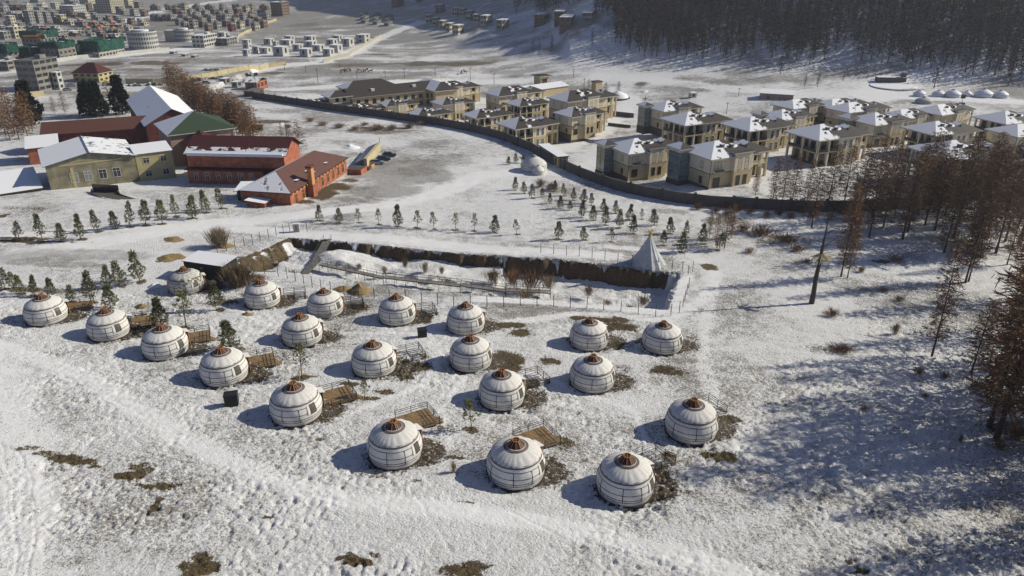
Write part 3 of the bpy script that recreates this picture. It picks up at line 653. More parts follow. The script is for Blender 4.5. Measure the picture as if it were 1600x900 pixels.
# ---------------------------------------------------------------- tepee
p, _ = at(1012, 412); tp = empty('tepee', (p.x, p.y, G(p.x, p.y)-.1), .3)
b = MB(); n = 14; top = (0, 0, 6.4)
ringp = []
for k in range(n*2):
    a = 2*math.pi*k/(n*2); r = (3.9 if k % 2 == 0 else 3.45)+(.9 if k in (2, 3) else 0); ringp.append((r*math.cos(a), r*math.sin(a), 0 if k % 2 == 0 else .25))
for k in range(n*2):
    a, c = ringp[k], ringp[(k+1) % (n*2)]; m_ = [tuple(np.array(x)*(.5)+np.array([0, 0, 3.05])*.95) for x in (a, c)]
    ta = tuple(np.array(a)*.05+np.array([0, 0, 6.2])); tc = tuple(np.array(c)*.05+np.array([0, 0, 6.2]))
    b.face([a, c, m_[1], m_[0]], 'tepee'); b.face([m_[0], m_[1], tc, ta], 'tepee')
b.build('canvas_cover', tp)
b = MB(); b.face([(3.0, -1.6, .1), (3.3, -.9, .1), (1.0, -.2, 4.6), (.9, -.5, 4.6)], 'window_dark'); b.build('door_opening', tp)
for k in range(9):
    a = 2*math.pi*k/9; b = MB(); b.bar((.35*math.cos(a), .35*math.sin(a), 5.7), (-.6*math.cos(a+.3), -.6*math.sin(a+.3), 7.6), .06, 'gold'); b.build('pole', tp)
b = MB(); b.lathe([(.25, 5.9), (.45, 6.3), (.28, 6.6)], 10, 'gold'); b.build('wrapping', tp)
tag(tp, 'grey white canvas tepee with gold poles standing beside the pit', 'tepee')
# ---------------------------------------------------------------- fence round the pit
FP = [(340, 395), (354, 393), (368, 390), (382, 385), (395, 381), (407, 377), (420, 373), (432, 369), (443, 365), (453, 363), (480, 362)]
FN = [(845, 395), (865, 397), (885, 399), (905, 400), (925, 403), (945, 407), (965, 411), (987, 414), (1007, 417), (1028, 419), (1050, 422), (1066, 424), (1075, 430), (1082, 424)]
FS = [(1076, 450), (1073, 460), (1070, 470), (1067, 480), (1061, 489), (1048, 493), (1024, 495), (997, 491), (970, 487), (943, 485), (917, 482), (891, 481), (865, 480), (839, 479), (813, 477), (787, 480), (761, 480), (735, 477), (709, 481), (684, 476), (659, 474),
      (634, 469), (609, 469), (585, 467), (561, 466), (538, 464), (517, 457), (502, 454), (488, 449), (475, 444), (462, 439), (449, 435), (435, 432), (414, 429)]
def wire_fence(pts, label, h=2.2):
    wp = [at(*q)[0] for q in pts]; root = empty('wire_fence', (wp[0].x, wp[0].y, wp[0].z)); o0 = wp[0]
    for q in wp:
        z = ground0(q.x, q.y); b = MB(); x, y = q.x-o0.x, q.y-o0.y; b.bar((x, y, z-o0.z-.4), (x, y, z-o0.z+h), .06, 'dark_metal'); b.build('post', root)
    b = MB()
    for a, c in zip(wp[:-1], wp[1:]):
        for k in (.35, .65, .95): b.bar((a.x-o0.x, a.y-o0.y, a.z-o0.z+h*k), (c.x-o0.x, c.y-o0.y, c.z-o0.z+h*k), .009, 'grey_metal', 3)
    b.build('wire', root); tag(root, label, 'fence', 'wire fences round the pit')
wire_fence(FP, 'wire fence on thin dark posts above the earth bank left of the pit')
wire_fence(FN, 'wire fence on thin dark posts running past the tepee')
wire_fence(FS, 'long wire fence on thin dark posts between the pit and the yurts')
# walkways inside the pit
def PZ(px, py, h=0): p, t = at(px, py, h, HGT); return p
def walkway(px, label, w_=1.1, stair=False):
    P = [at(*q)[0] for q in px]; o0 = P[0]; root = empty('walkway' if not stair else 'stairway', tuple(o0)); b = MB(); rb = []
    for a, c in zip(P[:-1], P[1:]):
        a = Vector((a.x, a.y, a.z-px_drop[0])) ; c = Vector((c.x, c.y, c.z-px_drop[1]))
        d = (c-a); L_ = d.length; d.normalize(); s = Vector((-d.y, d.x, 0)).normalized()*w_/2; n = max(2, int(L_/2))
        for k in range(int(L_/.35)):
            m_ = a+d*(k*.35)-o0; m2 = a+d*(k*.35+.28)-o0
            b.raw([m_-s, m_+s, m2+s, m2-s, m_-s-Vector((0, 0, .08)), m_+s-Vector((0, 0, .08)), m2+s-Vector((0, 0, .08)), m2-s-Vector((0, 0, .08))], [(0, 1, 2, 3), (0, 4, 5, 1), (2, 6, 7, 3), (1, 5, 6, 2), (3, 7, 4, 0)], 'concrete')
        for sg in (-1, 1):
            r = MB()
            for k in range(n+1):
                q = a+d*(L_*k/n)-o0+s*sg; r.bar(q-Vector((0, 0, 1.5)), q+Vector((0, 0, 1.0)), .035, 'dark_metal')
            for hh in (1.0, .55): r.bar(a-o0+s*sg+Vector((0, 0, hh)), c-o0+s*sg+Vector((0, 0, hh)), .028, 'dark_metal')
            rb.append(r)
        st = MB()
        for sg in (-1, 1): st.bar(a-o0+s*sg-Vector((0, 0, .1)), c-o0+s*sg-Vector((0, 0, .1)), .1, 'dark_metal')
        rb.append(st)
    b.build('treads' if stair else 'deck_boards', root)
    for r in rb: r.build('railing', root)
    tag(root, label, 'stairway' if stair else 'walkway')
px_drop = (-.1, 1.3); walkway([(512, 374), (492, 399)], 'dark railed footbridge leading down over the north edge of the pit', 1.6, True)
px_drop = (1.3, 1.6); walkway([(492, 399), (466, 426)], 'dark plank stairs continuing from the footbridge across the pit floor', 1.2, True)
px_drop = (1.1, 1.3); walkway([(500, 404), (600, 424), (720, 436), (790, 444), (860, 446)], 'long low railed walkway across the snowy pit floor')
px_drop = (1.3, 1.3); walkway([(572, 444), (640, 450), (728, 460)], 'short railed walkway near the camp side of the pit', .9)
# pile of tan earth, white cabinet, black bins, black shed
def mound(name, px, py, r, h, mat, label, cat, seed=0):
    p, _ = at(px, py); b = MB(); n = 22; m_ = 9; V = []; F = []
    for j in range(m_+1):
        for k in range(n):
            a = 2*math.pi*k/n; t = j/m_; rr = r*t*(1+.25*float(noise(a*1.2+seed, 3.1, seed)))
            x, y = rr*math.cos(a)*1.3, rr*math.sin(a); z = h*(1-t)**1.1*(1+.3*float(noise(x*1.6, y*1.6, seed+2)))+.06*float(noise(x*4, y*4, seed))
            V.append((x, y, z-(.3 if j == m_ else 0)))
    for j in range(m_):
        for k in range(n): F.append((j*n+k, j*n+(k+1) % n, (j+1)*n+(k+1) % n, (j+1)*n+k))
    b.raw(V, F, mat); o = b.build(name, None, True, (p.x, p.y, G(p.x, p.y)), 0); tag(o, label, cat); return o
M['tan_earth'] = newmat('tan_earth', (.26, .19, .09), .9, .1, nscale=2, namt=.4, bump=.6)
mound('earth_pile', 562, 456, 2.2, 1.9, 'tan_earth', 'pile of tan earth spilling at the fence behind the back row of yurts', 'earth pile', 3)
mound('earth_pile', 536, 452, 1.6, .6, 'tan_earth', 'low tan soil heap left of the taller earth pile', 'earth pile', 8)
for i, (px, py, r, h, lab) in enumerate([(270, 375, 1.9, .5, 'long brown grassy hump in the snow above the black shed'), (262, 404, 2.3, .6, 'brown grassy hump in the snow left of the black shed'), (352, 385, 1.9, .8, 'stony hump beside a pale bush above the black shed'),
                                        (222, 478, .8, .4, 'small brown hump between the pines left of the camp'), (386, 492, .8, .5, 'small round hump below the back row yurt at left')]):
    mound('grass_hump', px, py, r, h, 'tan_earth', lab, 'hump', 20+i)
for i, (px, py, r, h, lab) in enumerate([(440, 195, 3.6, .7, 'low snow bank left of the lane beyond the brick building'), (548, 231, 3.2, 1.2, 'grey snow pile beyond the brick building'), (242, 448, 1.0, 1.0, 'small snow covered heap beside the tattered yurt'), (1008, 143, 2, .8, 'tiny snow heap by the far track')]):
    mound('snow_pile', px, py, r, h, 'snow', lab, 'snow pile', 40+i)
for px, py, lab, s in [(660, 526, 'upright black bin standing between two back row yurts', 1.3), (363, 632, 'upright black bin standing on snow in front of the fourth front row yurt', 1.5)]:
    p, _ = at(px, py); root = empty('bin', (p.x, p.y, G(p.x, p.y)), .25); b = MB(); b.box((0, 0, s*.5), (s, s*.75, s), 'black_panel', taper=1.04); b.build('body', root)
    b = MB(); b.box((0, 0, s+.06), (s*1.12, s*.86, .1), 'black_panel', taper=.9); b.build('lid', root); tag(root, lab, 'bin', 'black bins')
p, _ = at(464, 362); root = empty('cabinet', (p.x, p.y, p.z), .1); b = MB(); b.box((0, 0, .9), (1.3, .8, 1.9), 'white_wall'); b.build('body', root); b = MB(); b.box((0, 0, 1.9), (1.45, .95, .12), 'snow'); b.build('top', root)
b = MB(); b.box((0, -.42, .9), (.5, .04, 1.4), 'grey_metal'); b.build('door', root); tag(root, 'small white cabinet beside the posts at the pit corner', 'cabinet')
a, _ = at(291, 432); c, _ = at(352, 441); ang = math.atan2(c.y-a.y, c.x-a.x); L_ = (c-a).length
root = empty('shed', (a.x, a.y, min(a.z, c.z)), ang); b = MB(); b.box((L_/2, 2.1, 1.2), (L_, 4.2, 3.6), 'black_panel'); b.build('wall', root)
b = MB(); b.raw([(-.2, -.2, 3.05), (L_+.2, -.2, 3.05), (L_+.2, 4.4, 3.35), (-.2, 4.4, 3.35), (-.2, -.2, 3.2), (L_+.2, -.2, 3.2), (L_+.2, 4.4, 3.5), (-.2, 4.4, 3.5)], [(0, 1, 5, 4), (1, 2, 6, 5), (2, 3, 7, 6), (3, 0, 4, 7), (0, 3, 2, 1)], 'black_panel')
b.face([(-.2, -.2, 3.2), (L_+.2, -.2, 3.2), (L_+.2, 4.4, 3.5), (-.2, 4.4, 3.5)], 'roof_grey', .93); b.build('roof', root)
b = MB(); b.box((L_*.45, -.03, 1.4), (.9, .06, 2.0), 'dark_metal'); b.build('door', root); b = MB(); b.box((L_*.45, -.05, 2.2), (.5, .05, .3), 'grey_metal'); b.build('sign_plate', root)
tag(root, 'black shed with a flat snow covered roof beside the pit', 'shed')
# ---------------------------------------------------------------- vegetation
def sliver(V, F, p, d, L, w, rg):
    d = Vector(d).normalized(); s = d.cross(Vector((rg.uniform(-1, 1), rg.uniform(-1, 1), rg.uniform(-1, 1))))
    if s.length < 1e-4: s = d.orthogonal()
    s = s.normalized()*w; i = len(V); p = Vector(p); m = p+d*L*.55
    V += [tuple(p-s*.4), tuple(p+s*.4), tuple(m+s), tuple(p+d*L), tuple(m-s)]; F.append((i, i+1, i+2, i+3, i+4))
def pine_mesh(seed, h=4.0, rr=.215, dens=280, thin=False, mat='pine', base=.13):
    rg = random.Random(seed); V = []; F = []; b = MB()
    b.bar((0, 0, -.3), (0, 0, h*.6), .045*h/4+.02, 'bark', 5, .03); b.bar((0, 0, h*.6), (rg.uniform(-.05, .05), 0, h*.97), .03, 'bark', 4, .01)
    lean = rg.uniform(-.05, .05)
    for k in range(dens):
        t = base+(1-base)*(rg.random()**.85); prof = math.sin(min(1, (t-base)/(1-base)*1.25+.18)*math.pi*.88)**.7 if t < .98 else .1
        prof = max(.06, prof*(1.12-.58*t)*1.18); a = rg.uniform(0, 6.283); lob = 1+.20*math.sin(a*3+t*11+seed)
        r = rr*h*prof*lob*(.35+.65*math.sqrt(rg.random())); c = Vector((r*math.cos(a)+lean*t*h, r*math.sin(a), t*h+rg.uniform(-.05, .05)*h))
        out = Vector((math.cos(a), math.sin(a), rg.uniform(.2, 1.2)))
        if k % 3 == 0: b.bar((0, 0, max(.3, c.z-.3*r)), tuple(c), .018, 'bark', 3, .008)
        for j in range(4 if thin else 7):
            d = out.normalized()+Vector((rg.gauss(0, .6), rg.gauss(0, .6), rg.gauss(.1, .5)))
            sliver(V, F, c, d, h*rg.uniform(.05, .10), h*rg.uniform(.006, .013)*(1.6 if mat == 'spruce' else 1), rg)
    t_ = b.build('trunk'); c_ = MB(); c_.raw(V, F, mat); c_ = c_.build('crown')
    return t_, c_
def larch_mesh(seed, h=15.0, mat='larch', nb=120, tw=24, width=.155, base=.14, wtw=.05, trunk_r=.13):
    rg = random.Random(seed); b = MB(); V = []; F = []; lx, ly = rg.uniform(-.025, .025)*h, rg.uniform(-.02, .02)*h
    def ax(t): return Vector((lx*t*t, ly*t*t, h*t))
    ts = [-.03, .0, .12, .3, .5, .7, .85, 1.0]
    for a, c in zip(ts[:-1], ts[1:]): b.bar(ax(a) if a >= 0 else Vector((0, 0, a*h)), ax(c), trunk_r*h/15*(1.05-a)*(1.35 if a < .01 else 1), 'bark', 6, trunk_r*h/15*(1.05-c))
    for k in range(nb):
        t = base+(1-base)*(k+rg.random())/nb*.985; a = k*2.4+rg.uniform(-.5, .5)
        L = h*width*((1-t)**.62)*1.15*rg.uniform(.45, 1.15)+.18
        if t < base+.12: L *= rg.uniform(.3, .9)
        p = ax(t); d = Vector((math.cos(a), math.sin(a), rg.uniform(-.22, .2)+.3*t)); q = p+d*L
        b.bar(p, q, .028*h/15+.006, 'bark', 3, .008)
        n = int(tw*(L/(h*width))+2)
        for j in range(n):
            u = rg.uniform(.18, 1.05); c = p+d*L*u+Vector((rg.gauss(0, .09), rg.gauss(0, .09), rg.gauss(0, .1)))*L*.5
            dd = Vector((d.x*.5+rg.gauss(0, .6), d.y*.5+rg.gauss(0, .6), rg.gauss(-.05, .4)))
            sliver(V, F, c, dd, rg.uniform(.35, .95)*h/15, wtw*rg.uniform(.5, 1.2), rg)
    t_ = b.build('trunk'); c_ = MB(); c_.raw(V, F, mat); c_ = c_.build('crown')
    return t_, c_
def bush_mesh(seed, r=1.2, h=1.6, n=130, mat='brush', w_=.022):
    rg = random.Random(seed); V = []; F = []
    for k in range(n):
        a = rg.uniform(0, 6.283); s = rg.random()**.6; L = h*rg.uniform(.45, 1)
        b0 = Vector((rg.gauss(0, .22)*r, rg.gauss(0, .22)*r, -.1)); d = Vector((math.cos(a)*s*r/h, math.sin(a)*s*r/h, 1)).normalized()
        sliver(V, F, b0, d, L*1.2, w_, rg); m = b0+d*L*.6
        for j in range(2): sliver(V, F, m, d+Vector((rg.gauss(0, .45), rg.gauss(0, .45), rg.gauss(.1, .3))), L*.5, w_*.8, rg)
    c_ = MB(); c_.raw(V, F, mat); return c_.build('bush')
class TreeKit:
    def __init__(s, name, pairs, h): s.name = name; s.pairs = pairs; s.h = h; s.used = [False]*len(pairs)
    def put(s, x, y, z, h, rz, label, cat, group=None, wide=1.0):
        i = int(abs(x*7.3+y*3.1)*13) % len(s.pairs); root = empty(s.name, (x, y, z), rz); k = h/s.h; root.scale = (k*wide, k*wide, k)
        for j, o in enumerate(s.pairs[i]):
            if s.used[i]: o = o.copy(); C.objects.link(o)
            o.parent = root
        s.used[i] = True
        if s.name == 'pine_sapling': q = random.Random(int(x*31+y*17)); root.rotation_euler = (q.gauss(0, .045), q.gauss(0, .045), rz); root.scale = tuple(c*q.uniform(.86, 1.12) for c in root.scale)
        return tag(root, label, cat, group)
pines = TreeKit('pine_sapling', [pine_mesh(1), pine_mesh(2, rr=.24, dens=250), pine_mesh(3, rr=.19), pine_mesh(4, dens=220, base=.2), pine_mesh(5, rr=.23, base=.1), pine_mesh(6, rr=.2, dens=170, base=.16)], 4.0)
thinp = TreeKit('pine_sapling', [pine_mesh(i, rr=.2, dens=130, thin=True, base=.32) for i in (11, 12)], 4.0)
sap = []
def saplings(lst, lab, group, thin=(), cat='pine sapling', wide=1.0):
    """lst: (x, y of the foot in the photo, height in photo pixels)"""
    lst = sorted(lst)
    for i, (px, py, hp) in enumerate(lst):
        p, t = at(px, py); h = hp*t/FPX/.93*.93; z = G(p.x, p.y); kit = thinp if (px, py) in thin else pines
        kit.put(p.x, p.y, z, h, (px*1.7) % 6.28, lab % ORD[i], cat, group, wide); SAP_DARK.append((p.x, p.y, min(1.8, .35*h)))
saplings([(30, 373, 30), (66, 374, 36), (96, 378, 32), (126, 374, 38), (153, 362, 32), (181, 357, 30), (204, 355, 38), (228, 352, 36), (254, 350, 36), (275, 338, 31), (301, 341, 35), (323, 332, 31), (346, 326, 34)],
         'yellowish green pine sapling, %s from the left in the long row below the hall', 'pine saplings along the lane below the hall')
saplings([(499, 345, 24), (530, 348, 26), (561, 348, 24), (592, 351, 25), (622, 354, 31), (652, 356, 27), (678, 358, 25), (712, 359, 27), (742, 361, 26), (773, 363, 29), (807, 366, 27), (872, 374, 28), (912, 375, 24)],
         'young pine sapling, %s from the left in the spaced row above the pit', 'pine saplings in the row above the pit', thin={(561, 348), (592, 351), (652, 356), (678, 358), (712, 359), (742, 361), (807, 366)})
saplings([(806, 254, 15), (817, 255, 14), (794, 257, 14), (805, 297, 19), (819, 302, 20), (831, 310, 22), (847, 308, 15), (859, 318, 15), (875, 326, 22), (867, 299, 16), (881, 306, 19), (890, 328, 16), (896, 313, 19), (908, 340, 24), (911, 318, 23), (924, 321, 18), (927, 344, 24), (943, 330, 22),
            (946, 352, 27), (962, 333, 19), (967, 356, 27), (983, 344, 24), (989, 365, 27)],
         'pine sapling, %s from the left in the grove left of the tepee tip', 'pine saplings in the grove behind the tepee')
saplings([(955, 378, 25), (1002, 343, 18), (1022, 352, 25), (1047, 365, 27), (1036, 383, 26), (1072, 370, 26), (1064, 394, 31), (1098, 381, 28), (1123, 391, 31)],
         'pine sapling, %s from the left in the grove around and right of the tepee', 'pine saplings in the grove right of the tepee', thin={(955, 378), (1002, 343)})
saplings([(8, 452, 34), (22, 450, 28), (34, 458, 30), (54, 462, 30), (82, 463, 32), (112, 471, 28), (142, 472, 46), (168, 450, 36), (191, 447, 40), (173, 482, 42), (219, 440, 46)],
         'bushy dark pine, %s from the left in the clump above the leftmost yurts', 'bushy pines left of the camp')
saplings([(253, 514, 48), (362, 548, 56), (338, 484, 44)], 'bushy pine standing among the yurts at left, %s of three from the left', 'bushy pines among the yurts', wide=1.15)
saplings([(291, 512, 60), (472, 590, 66), (570, 622, 36), (737, 672, 56)], 'thin staked sapling with a small crown between yurts, %s from the left', 'thin saplings among the yurts', thin={(291, 512), (472, 590), (570, 622), (737, 672)})
# stakes of the thin saplings
for (px, py) in [(472, 590), (570, 626)]:
    p, _ = at(px, py); z = G(p.x, p.y); b = MB()
    for k in range(3):
        a = k*2.1+.4; b.bar((1.0*math.cos(a), 1.0*math.sin(a), -.05), (0, 0, 1.6), .03, 'straw')
    o = b.build('sapling_stake', None, False, (p.x, p.y, z)); tag(o, 'tripod of pale stakes around the thin sapling beside the %s' % ('clean wide deck' if px > 500 else 'yurt left of centre'), 'stakes')
# larches
near_l = TreeKit('larch_tree', [larch_mesh(i) for i in (21, 22, 23)]+[larch_mesh(24, width=.19, nb=120)], 15.0)
M['larch_dark'] = newmat('larch_dark', (.22, .14, .08), .9, .1, nscale=.35, namt=.4, obj_rand=.3)
dark_l = TreeKit('larch_tree', [larch_mesh(i, mat='larch_dark', width=.15) for i in (31, 32, 33)], 15.0)
def larches(lst, lab, group, kit, wide=1.0):
    for i, (px, py, hp) in enumerate(sorted(lst)):
        p, t = at(px, py); up = hp*t/FPX/(.93 if py < 400 else .90)
        kit.put(p.x, p.y, G(p.x, p.y), up, (px*2.3) % 6.28, lab % ORD[i] if '%' in lab else lab, 'larch', group, wide)
larches([(1314, 432, 140), (1324, 434, 100)], 'orange brown young larch beside the dead tree, %s from the left of two', 'young larches beside the dead tree', near_l, .8)
larches([(1456, 556, 180)], 'slender larch standing alone on the shaded snow right of the dead tree', None, near_l, .8)
larches([(1508, 442, 190), (1513, 440, 150), (1573, 414, 120)], 'thin larch at the upper right of the slope, %s from the left', 'larches on the upper right slope', dark_l, .8)
larches([(1545, 668, 250), (1557, 686, 330), (1600, 640, 300), (1582, 600, 260), (1640, 700, 330), (1517, 585, 120), (1612, 560, 270), (1650, 620, 300), (1595, 520, 210)],
        'large russet larch at the right edge of the photo, %s from the left', 'large larches at the right edge', near_l, 1.25)
larches([(1222, 318, 66), (1268, 356, 90), (1292, 330, 100), (1358, 370, 120), (1362, 340, 120), (1340, 330, 100), (1382, 330, 105), (1398, 336, 90), (1410, 374, 130), (1418, 362, 130), (1432, 334, 120), (1464, 339, 90), (1477, 336, 100),
         (1490, 370, 150), (1498, 350, 130), (1520, 395, 150), (1518, 366, 120), (1545, 350, 110), (1560, 340, 100), (1578, 348, 110), (1592, 384, 250), (1602, 330, 110), (1570, 378, 140), (1318, 322, 90), (1448, 322, 110), (1535, 322, 110), (1330, 346, 70)],
        'dark larch in the belt in front of the villas at right, %s from the left', 'dark larches in front of the villas', dark_l, 1.15)
larches([(1206, 322, 74), (1236, 326, 84), (1258, 330, 78), (1180, 306, 44), (1132, 388, 66), (1118, 384, 50), (1108, 372, 40), (1142, 372, 52)], 'brown larch between the tepee grove and the belt, near the wall, %s from the left', 'small larches near the compound wall', near_l, 1.0)
for i, (px, py, hp) in enumerate([(1500, 330, 80), (1535, 318, 90), (1350, 318, 80), (1395, 320, 90), (1425, 345, 110), (1460, 360, 120), (1540, 372, 140), (1475, 395, 120), (1600, 470, 200), (1380, 355, 90), (1330, 362, 80), (1445, 352, 110), (1556, 395, 140), (1590, 356, 130)]):
    p, t = at(px, py); dark_l.put(p.x, p.y, G(p.x, p.y), hp*t/FPX/.93, (px*2.3) % 6.28, 'dark larch filling the thick belt below the estate wall at right', 'larch', 'larches filling the belt', 1.2)
rgo = random.Random(31); OUT = []
while len(OUT) < 30:
    x, y = rgo.uniform(44, 84), rgo.uniform(26, 110); zc = y*CT-(float(ground0(x, y))-CAMZ)*ST
    if FPX*x/zc < 835 or FPX*x/zc > 1150 or any((x-a)**2+(y-b_)**2 < 16 for a, b_ in OUT): continue
    if y < 60 and rgo.random() < .35: continue
    OUT.append((x, y)); near_l.put(x, y, G(x, y), rgo.uniform(14, 19), rgo.uniform(0, 6), 'russet larch in the wood continuing beyond the right edge', 'larch', 'larches beyond the right edge', 1.1)
# far forest on the hill
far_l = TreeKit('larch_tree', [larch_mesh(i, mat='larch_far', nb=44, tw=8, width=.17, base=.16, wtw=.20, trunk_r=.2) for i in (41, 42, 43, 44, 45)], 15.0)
rg = random.Random(77); FT = []
_bx = [560, 700, 780, 830, 900, 960, 1010, 1100, 1200, 1290, 1300, 1350, 1400, 1480, 1540, 1700]
_by = [-30, -25, 2, 22, 30, 76, 90, 95, 96, 100, 84, 98, 110, 112, 126, 130]     # lower rim of the wood in the photo
def rim(x): return float(np.interp(x, _bx, _by))
tries = 0
while len(FT) < 2300 and tries < 60000:
    tries += 1
    X = rg.uniform(-120, 560); Y = rg.uniform(360, 800); z = float(ground0(X, Y))
    zc = Y*CT-(z-CAMZ)*ST
    px = 800+FPX*X/zc; py = 450-FPX*(Y*ST+(z-CAMZ)*CT)/zc
    if px < 690 or px > 1680 or py < -45 or py > rim(px)-4*rg.random(): continue
    if hill_d(X, Y) < 6: continue
    edge = rim(px)-py
    if edge < 26 and (rg.random() < .45 or float(noise(px/22, 3.3, 12)) > edge/26+.1): continue
    if px < 960 and float(fbm(X/40, Y/40, 7, 2)) < (.0 if px > 830 else .18): continue
    if 1290 < px < 1330 and py > 58 and rg.random() < .85: continue
    if any((X-a[0])**2+(Y-a[1])**2 < 17 for a in FT[-900:]): continue
    FT.append((X, Y, z, px, py))
FT.sort(key=lambda a: a[1]*1.0)
vis = [a for a in FT if -10 < a[3] < 1610 and a[4] > -60]
ind = vis[:185]; ids = set(id(a) for a in ind)
for (X, Y, z, px, py) in ind:
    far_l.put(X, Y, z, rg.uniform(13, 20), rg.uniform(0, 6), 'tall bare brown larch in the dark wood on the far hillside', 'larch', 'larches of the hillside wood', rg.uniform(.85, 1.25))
for (px, py, hp, lab) in [(862, 80, 24, 'rightmost larch of the three small ones standing alone on the hill slope'), (843, 81, 20, 'middle larch of the three small ones standing alone on the hill slope'), (833, 82, 22, 'leftmost larch of the three small ones standing alone on the hill slope'),
                          (807, 24, 22, 'single small larch on the snowy slope left of the far wood'), (1459, 138, 42, 'tall larch in front of the wood near the snowy yurts'), (1219, 116, 30, 'slim larch standing just in front of the hillside wood'),
                          (1265, 100, 30, 'bushy larch at the rim of the hillside wood'), (925, 72, 28, 'small larch at the left tip of the hillside wood'), (1575, 134, 36, 'crooked larch right of the snowy yurts'), (1277, 136, 26, 'pale brown larch beyond the villas on the plain'), (1317, 128, 14, 'small round leafless tree beyond the villas'), (1257, 135, 20, 'thin leafless tree beyond the villas')]:
    p, t = at(px, py); far_l.put(p.x, p.y, p.z, hp*t/FPX/.98, px, lab, 'larch', None, 1.1)
# the rest of the wood, which reads as one mass
rest = [a for a in FT if id(a) not in ids]
meshes = [(np.array([v.co[:] for o in pr for v in o.data.vertices]), [tuple(p.vertices) for p in pr[0].data.polygons], [tuple(p.vertices) for p in pr[1].data.polygons], len(pr[0].data.vertices)) for pr in far_l.pairs]
AV = []; AF = []; AM = []; base = 0
for k, (X, Y, z, px, py) in enumerate(rest):
    V, F1, F2, n1 = meshes[k % len(meshes)]; s = rg.uniform(13, 20)/15; a = rg.uniform(0, 6.28); co, si = math.cos(a), math.sin(a)
    P = np.stack([(V[:, 0]*co-V[:, 1]*si)*s+X, (V[:, 0]*si+V[:, 1]*co)*s+Y, V[:, 2]*s+z], 1); AV.append(P)
    AF += [tuple(i+base for i in f) for f in F1]+[tuple(i+base+n1 for i in f) for f in F2]; AM += [0]*len(F1)+[1]*len(F2); base += len(V)
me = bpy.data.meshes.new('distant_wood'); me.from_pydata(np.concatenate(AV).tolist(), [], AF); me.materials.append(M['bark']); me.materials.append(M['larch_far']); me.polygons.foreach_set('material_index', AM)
o = bpy.data.objects.new('distant_wood', me); C.objects.link(o); tag(o, 'dense dark larch wood covering the upper hillside', 'wood', None, 'stuff')
# dead tree with the straw ring
p, t = at(1268, 474); root = empty('dead_tree', (p.x, p.y, G(p.x, p.y)), .2); b = MB(); rg2 = random.Random(3)
pts = [Vector((0, 0, -.4)), Vector((.05, 0, 2)), Vector((.0, .1, 5)), Vector((.1, 0, 8)), Vector((.15, .1, 10.5)), Vector((.2, 0, 13.6)), Vector((.15, 0, 17.8))]
rr = [.52, .44, .38, .33, .26, .15, .04]
for i in range(6): b.bar(pts[i], pts[i+1], rr[i], 'bark_dead', 9, rr[i+1])
b.build('trunk', root)
for (z, a, L, up) in [(5.6, 3.4, 2.4, -.25), (6.3, .2, 1.2, -.2), (7.4, .3, 1.6, -.1), (4.3, .1, 1.0, -.3), (9.7, 0, 2.6, .05), (10.1, .5, 2.4, -.1), (11, -.2, 4.5, .75), (12, 3.0, .8, .4), (10.3, 3.3, 1.2, .1), (13, .2, 3.5, .6), (8.3, 2.8, 1.1, -.1), (3.4, 2.9, .5, 0), (6.6, 3.1, .6, 0), (12.4, .4, 2.0, .2), (14, 1.2, 1.6, .8), (14.6, 3.9, 1.4, .7), (15.2, 2.4, 1.2, .9), (15.8, 5.4, 1.1, .8), (13.6, 5.0, 1.8, .5), (11.6, 2.2, 1.3, .3), (16.4, .8, .9, 1.0)]:
    b = MB(); q0 = Vector((.02*z, 0, z)); q1 = q0+Vector((math.cos(a)*L*.6, math.sin(a)*L*.6, up*L*.6)); q2 = q1+Vector((math.cos(a+.2)*L*.4, math.sin(a+.2)*L*.4, up*L*.5+rg2.uniform(-.2, .1)))
    b.bar(q0, q1, .075, 'bark_dead', 5, .045); b.bar(q1, q2, .045, 'bark_dead', 4, .012); b.build('branch', root)
b = MB()
for k in range(26):
    a = 2*math.pi*k/26+rg2.uniform(-.12, .12); b.bar((.3+.15*math.cos(a), .15*math.sin(a), 9.7), (.3+1.9*math.cos(a)*rg2.uniform(.7, 1.1), 1.9*math.sin(a), 8.3+rg2.uniform(-.2, .4)), .12, 'straw', 4, .07)
b.build('straw_skirt', root)
tag(root, 'tall dead grey tree with a ring of straw coloured stakes halfway up', 'dead tree')
# spruces, bare trees and bushes near the hall
spr = TreeKit('spruce_tree', [pine_mesh(i, h=14, rr=.2, dens=620, mat='spruce', base=.05) for i in (51, 52)], 14.0)
for px, py, hp, lab in [(50, 195, 64, 'dark spruce at the left edge above the snowy side roof'), (140, 180, 50, 'dark spruce behind the rust red roof, left one of a close pair'), (156, 182, 52, 'dark spruce behind the rust red roof, right one of a close pair'), (192, 178, 56, 'shaggy dark spruce left of the long snowy roof')]:
    p, t = at(px, py); spr.put(p.x, p.y, p.z, hp*t/FPX, px, lab, 'spruce', 'spruces behind the hall', 1.15)
M['brush_brown2'] = newmat('brush_brown2', (.20, .105, .05), .9, .1, nscale=.5, namt=.4, obj_rand=.3)
bare = TreeKit('bare_tree', [larch_mesh(i, h=11, mat='brush_brown', nb=90, tw=18, width=.24, base=.10, wtw=.06, trunk_r=.12) for i in (61, 62, 63)], 11.0)
def bares(lst, lab, group, wide=1.0, kit=None):
    for i, (px, py, hp) in enumerate(sorted(lst)):
        p, t = at(px, py); (kit or bare).put(p.x, p.y, p.z, hp*t/FPX/.96, px*1.3 % 6.28, lab % ORD[i] if '%' in lab else lab, 'bare tree', group, wide)
bares([(468, 238, 46)], 'wide spreading bare tree right of the red roofed building', None, 1.35)
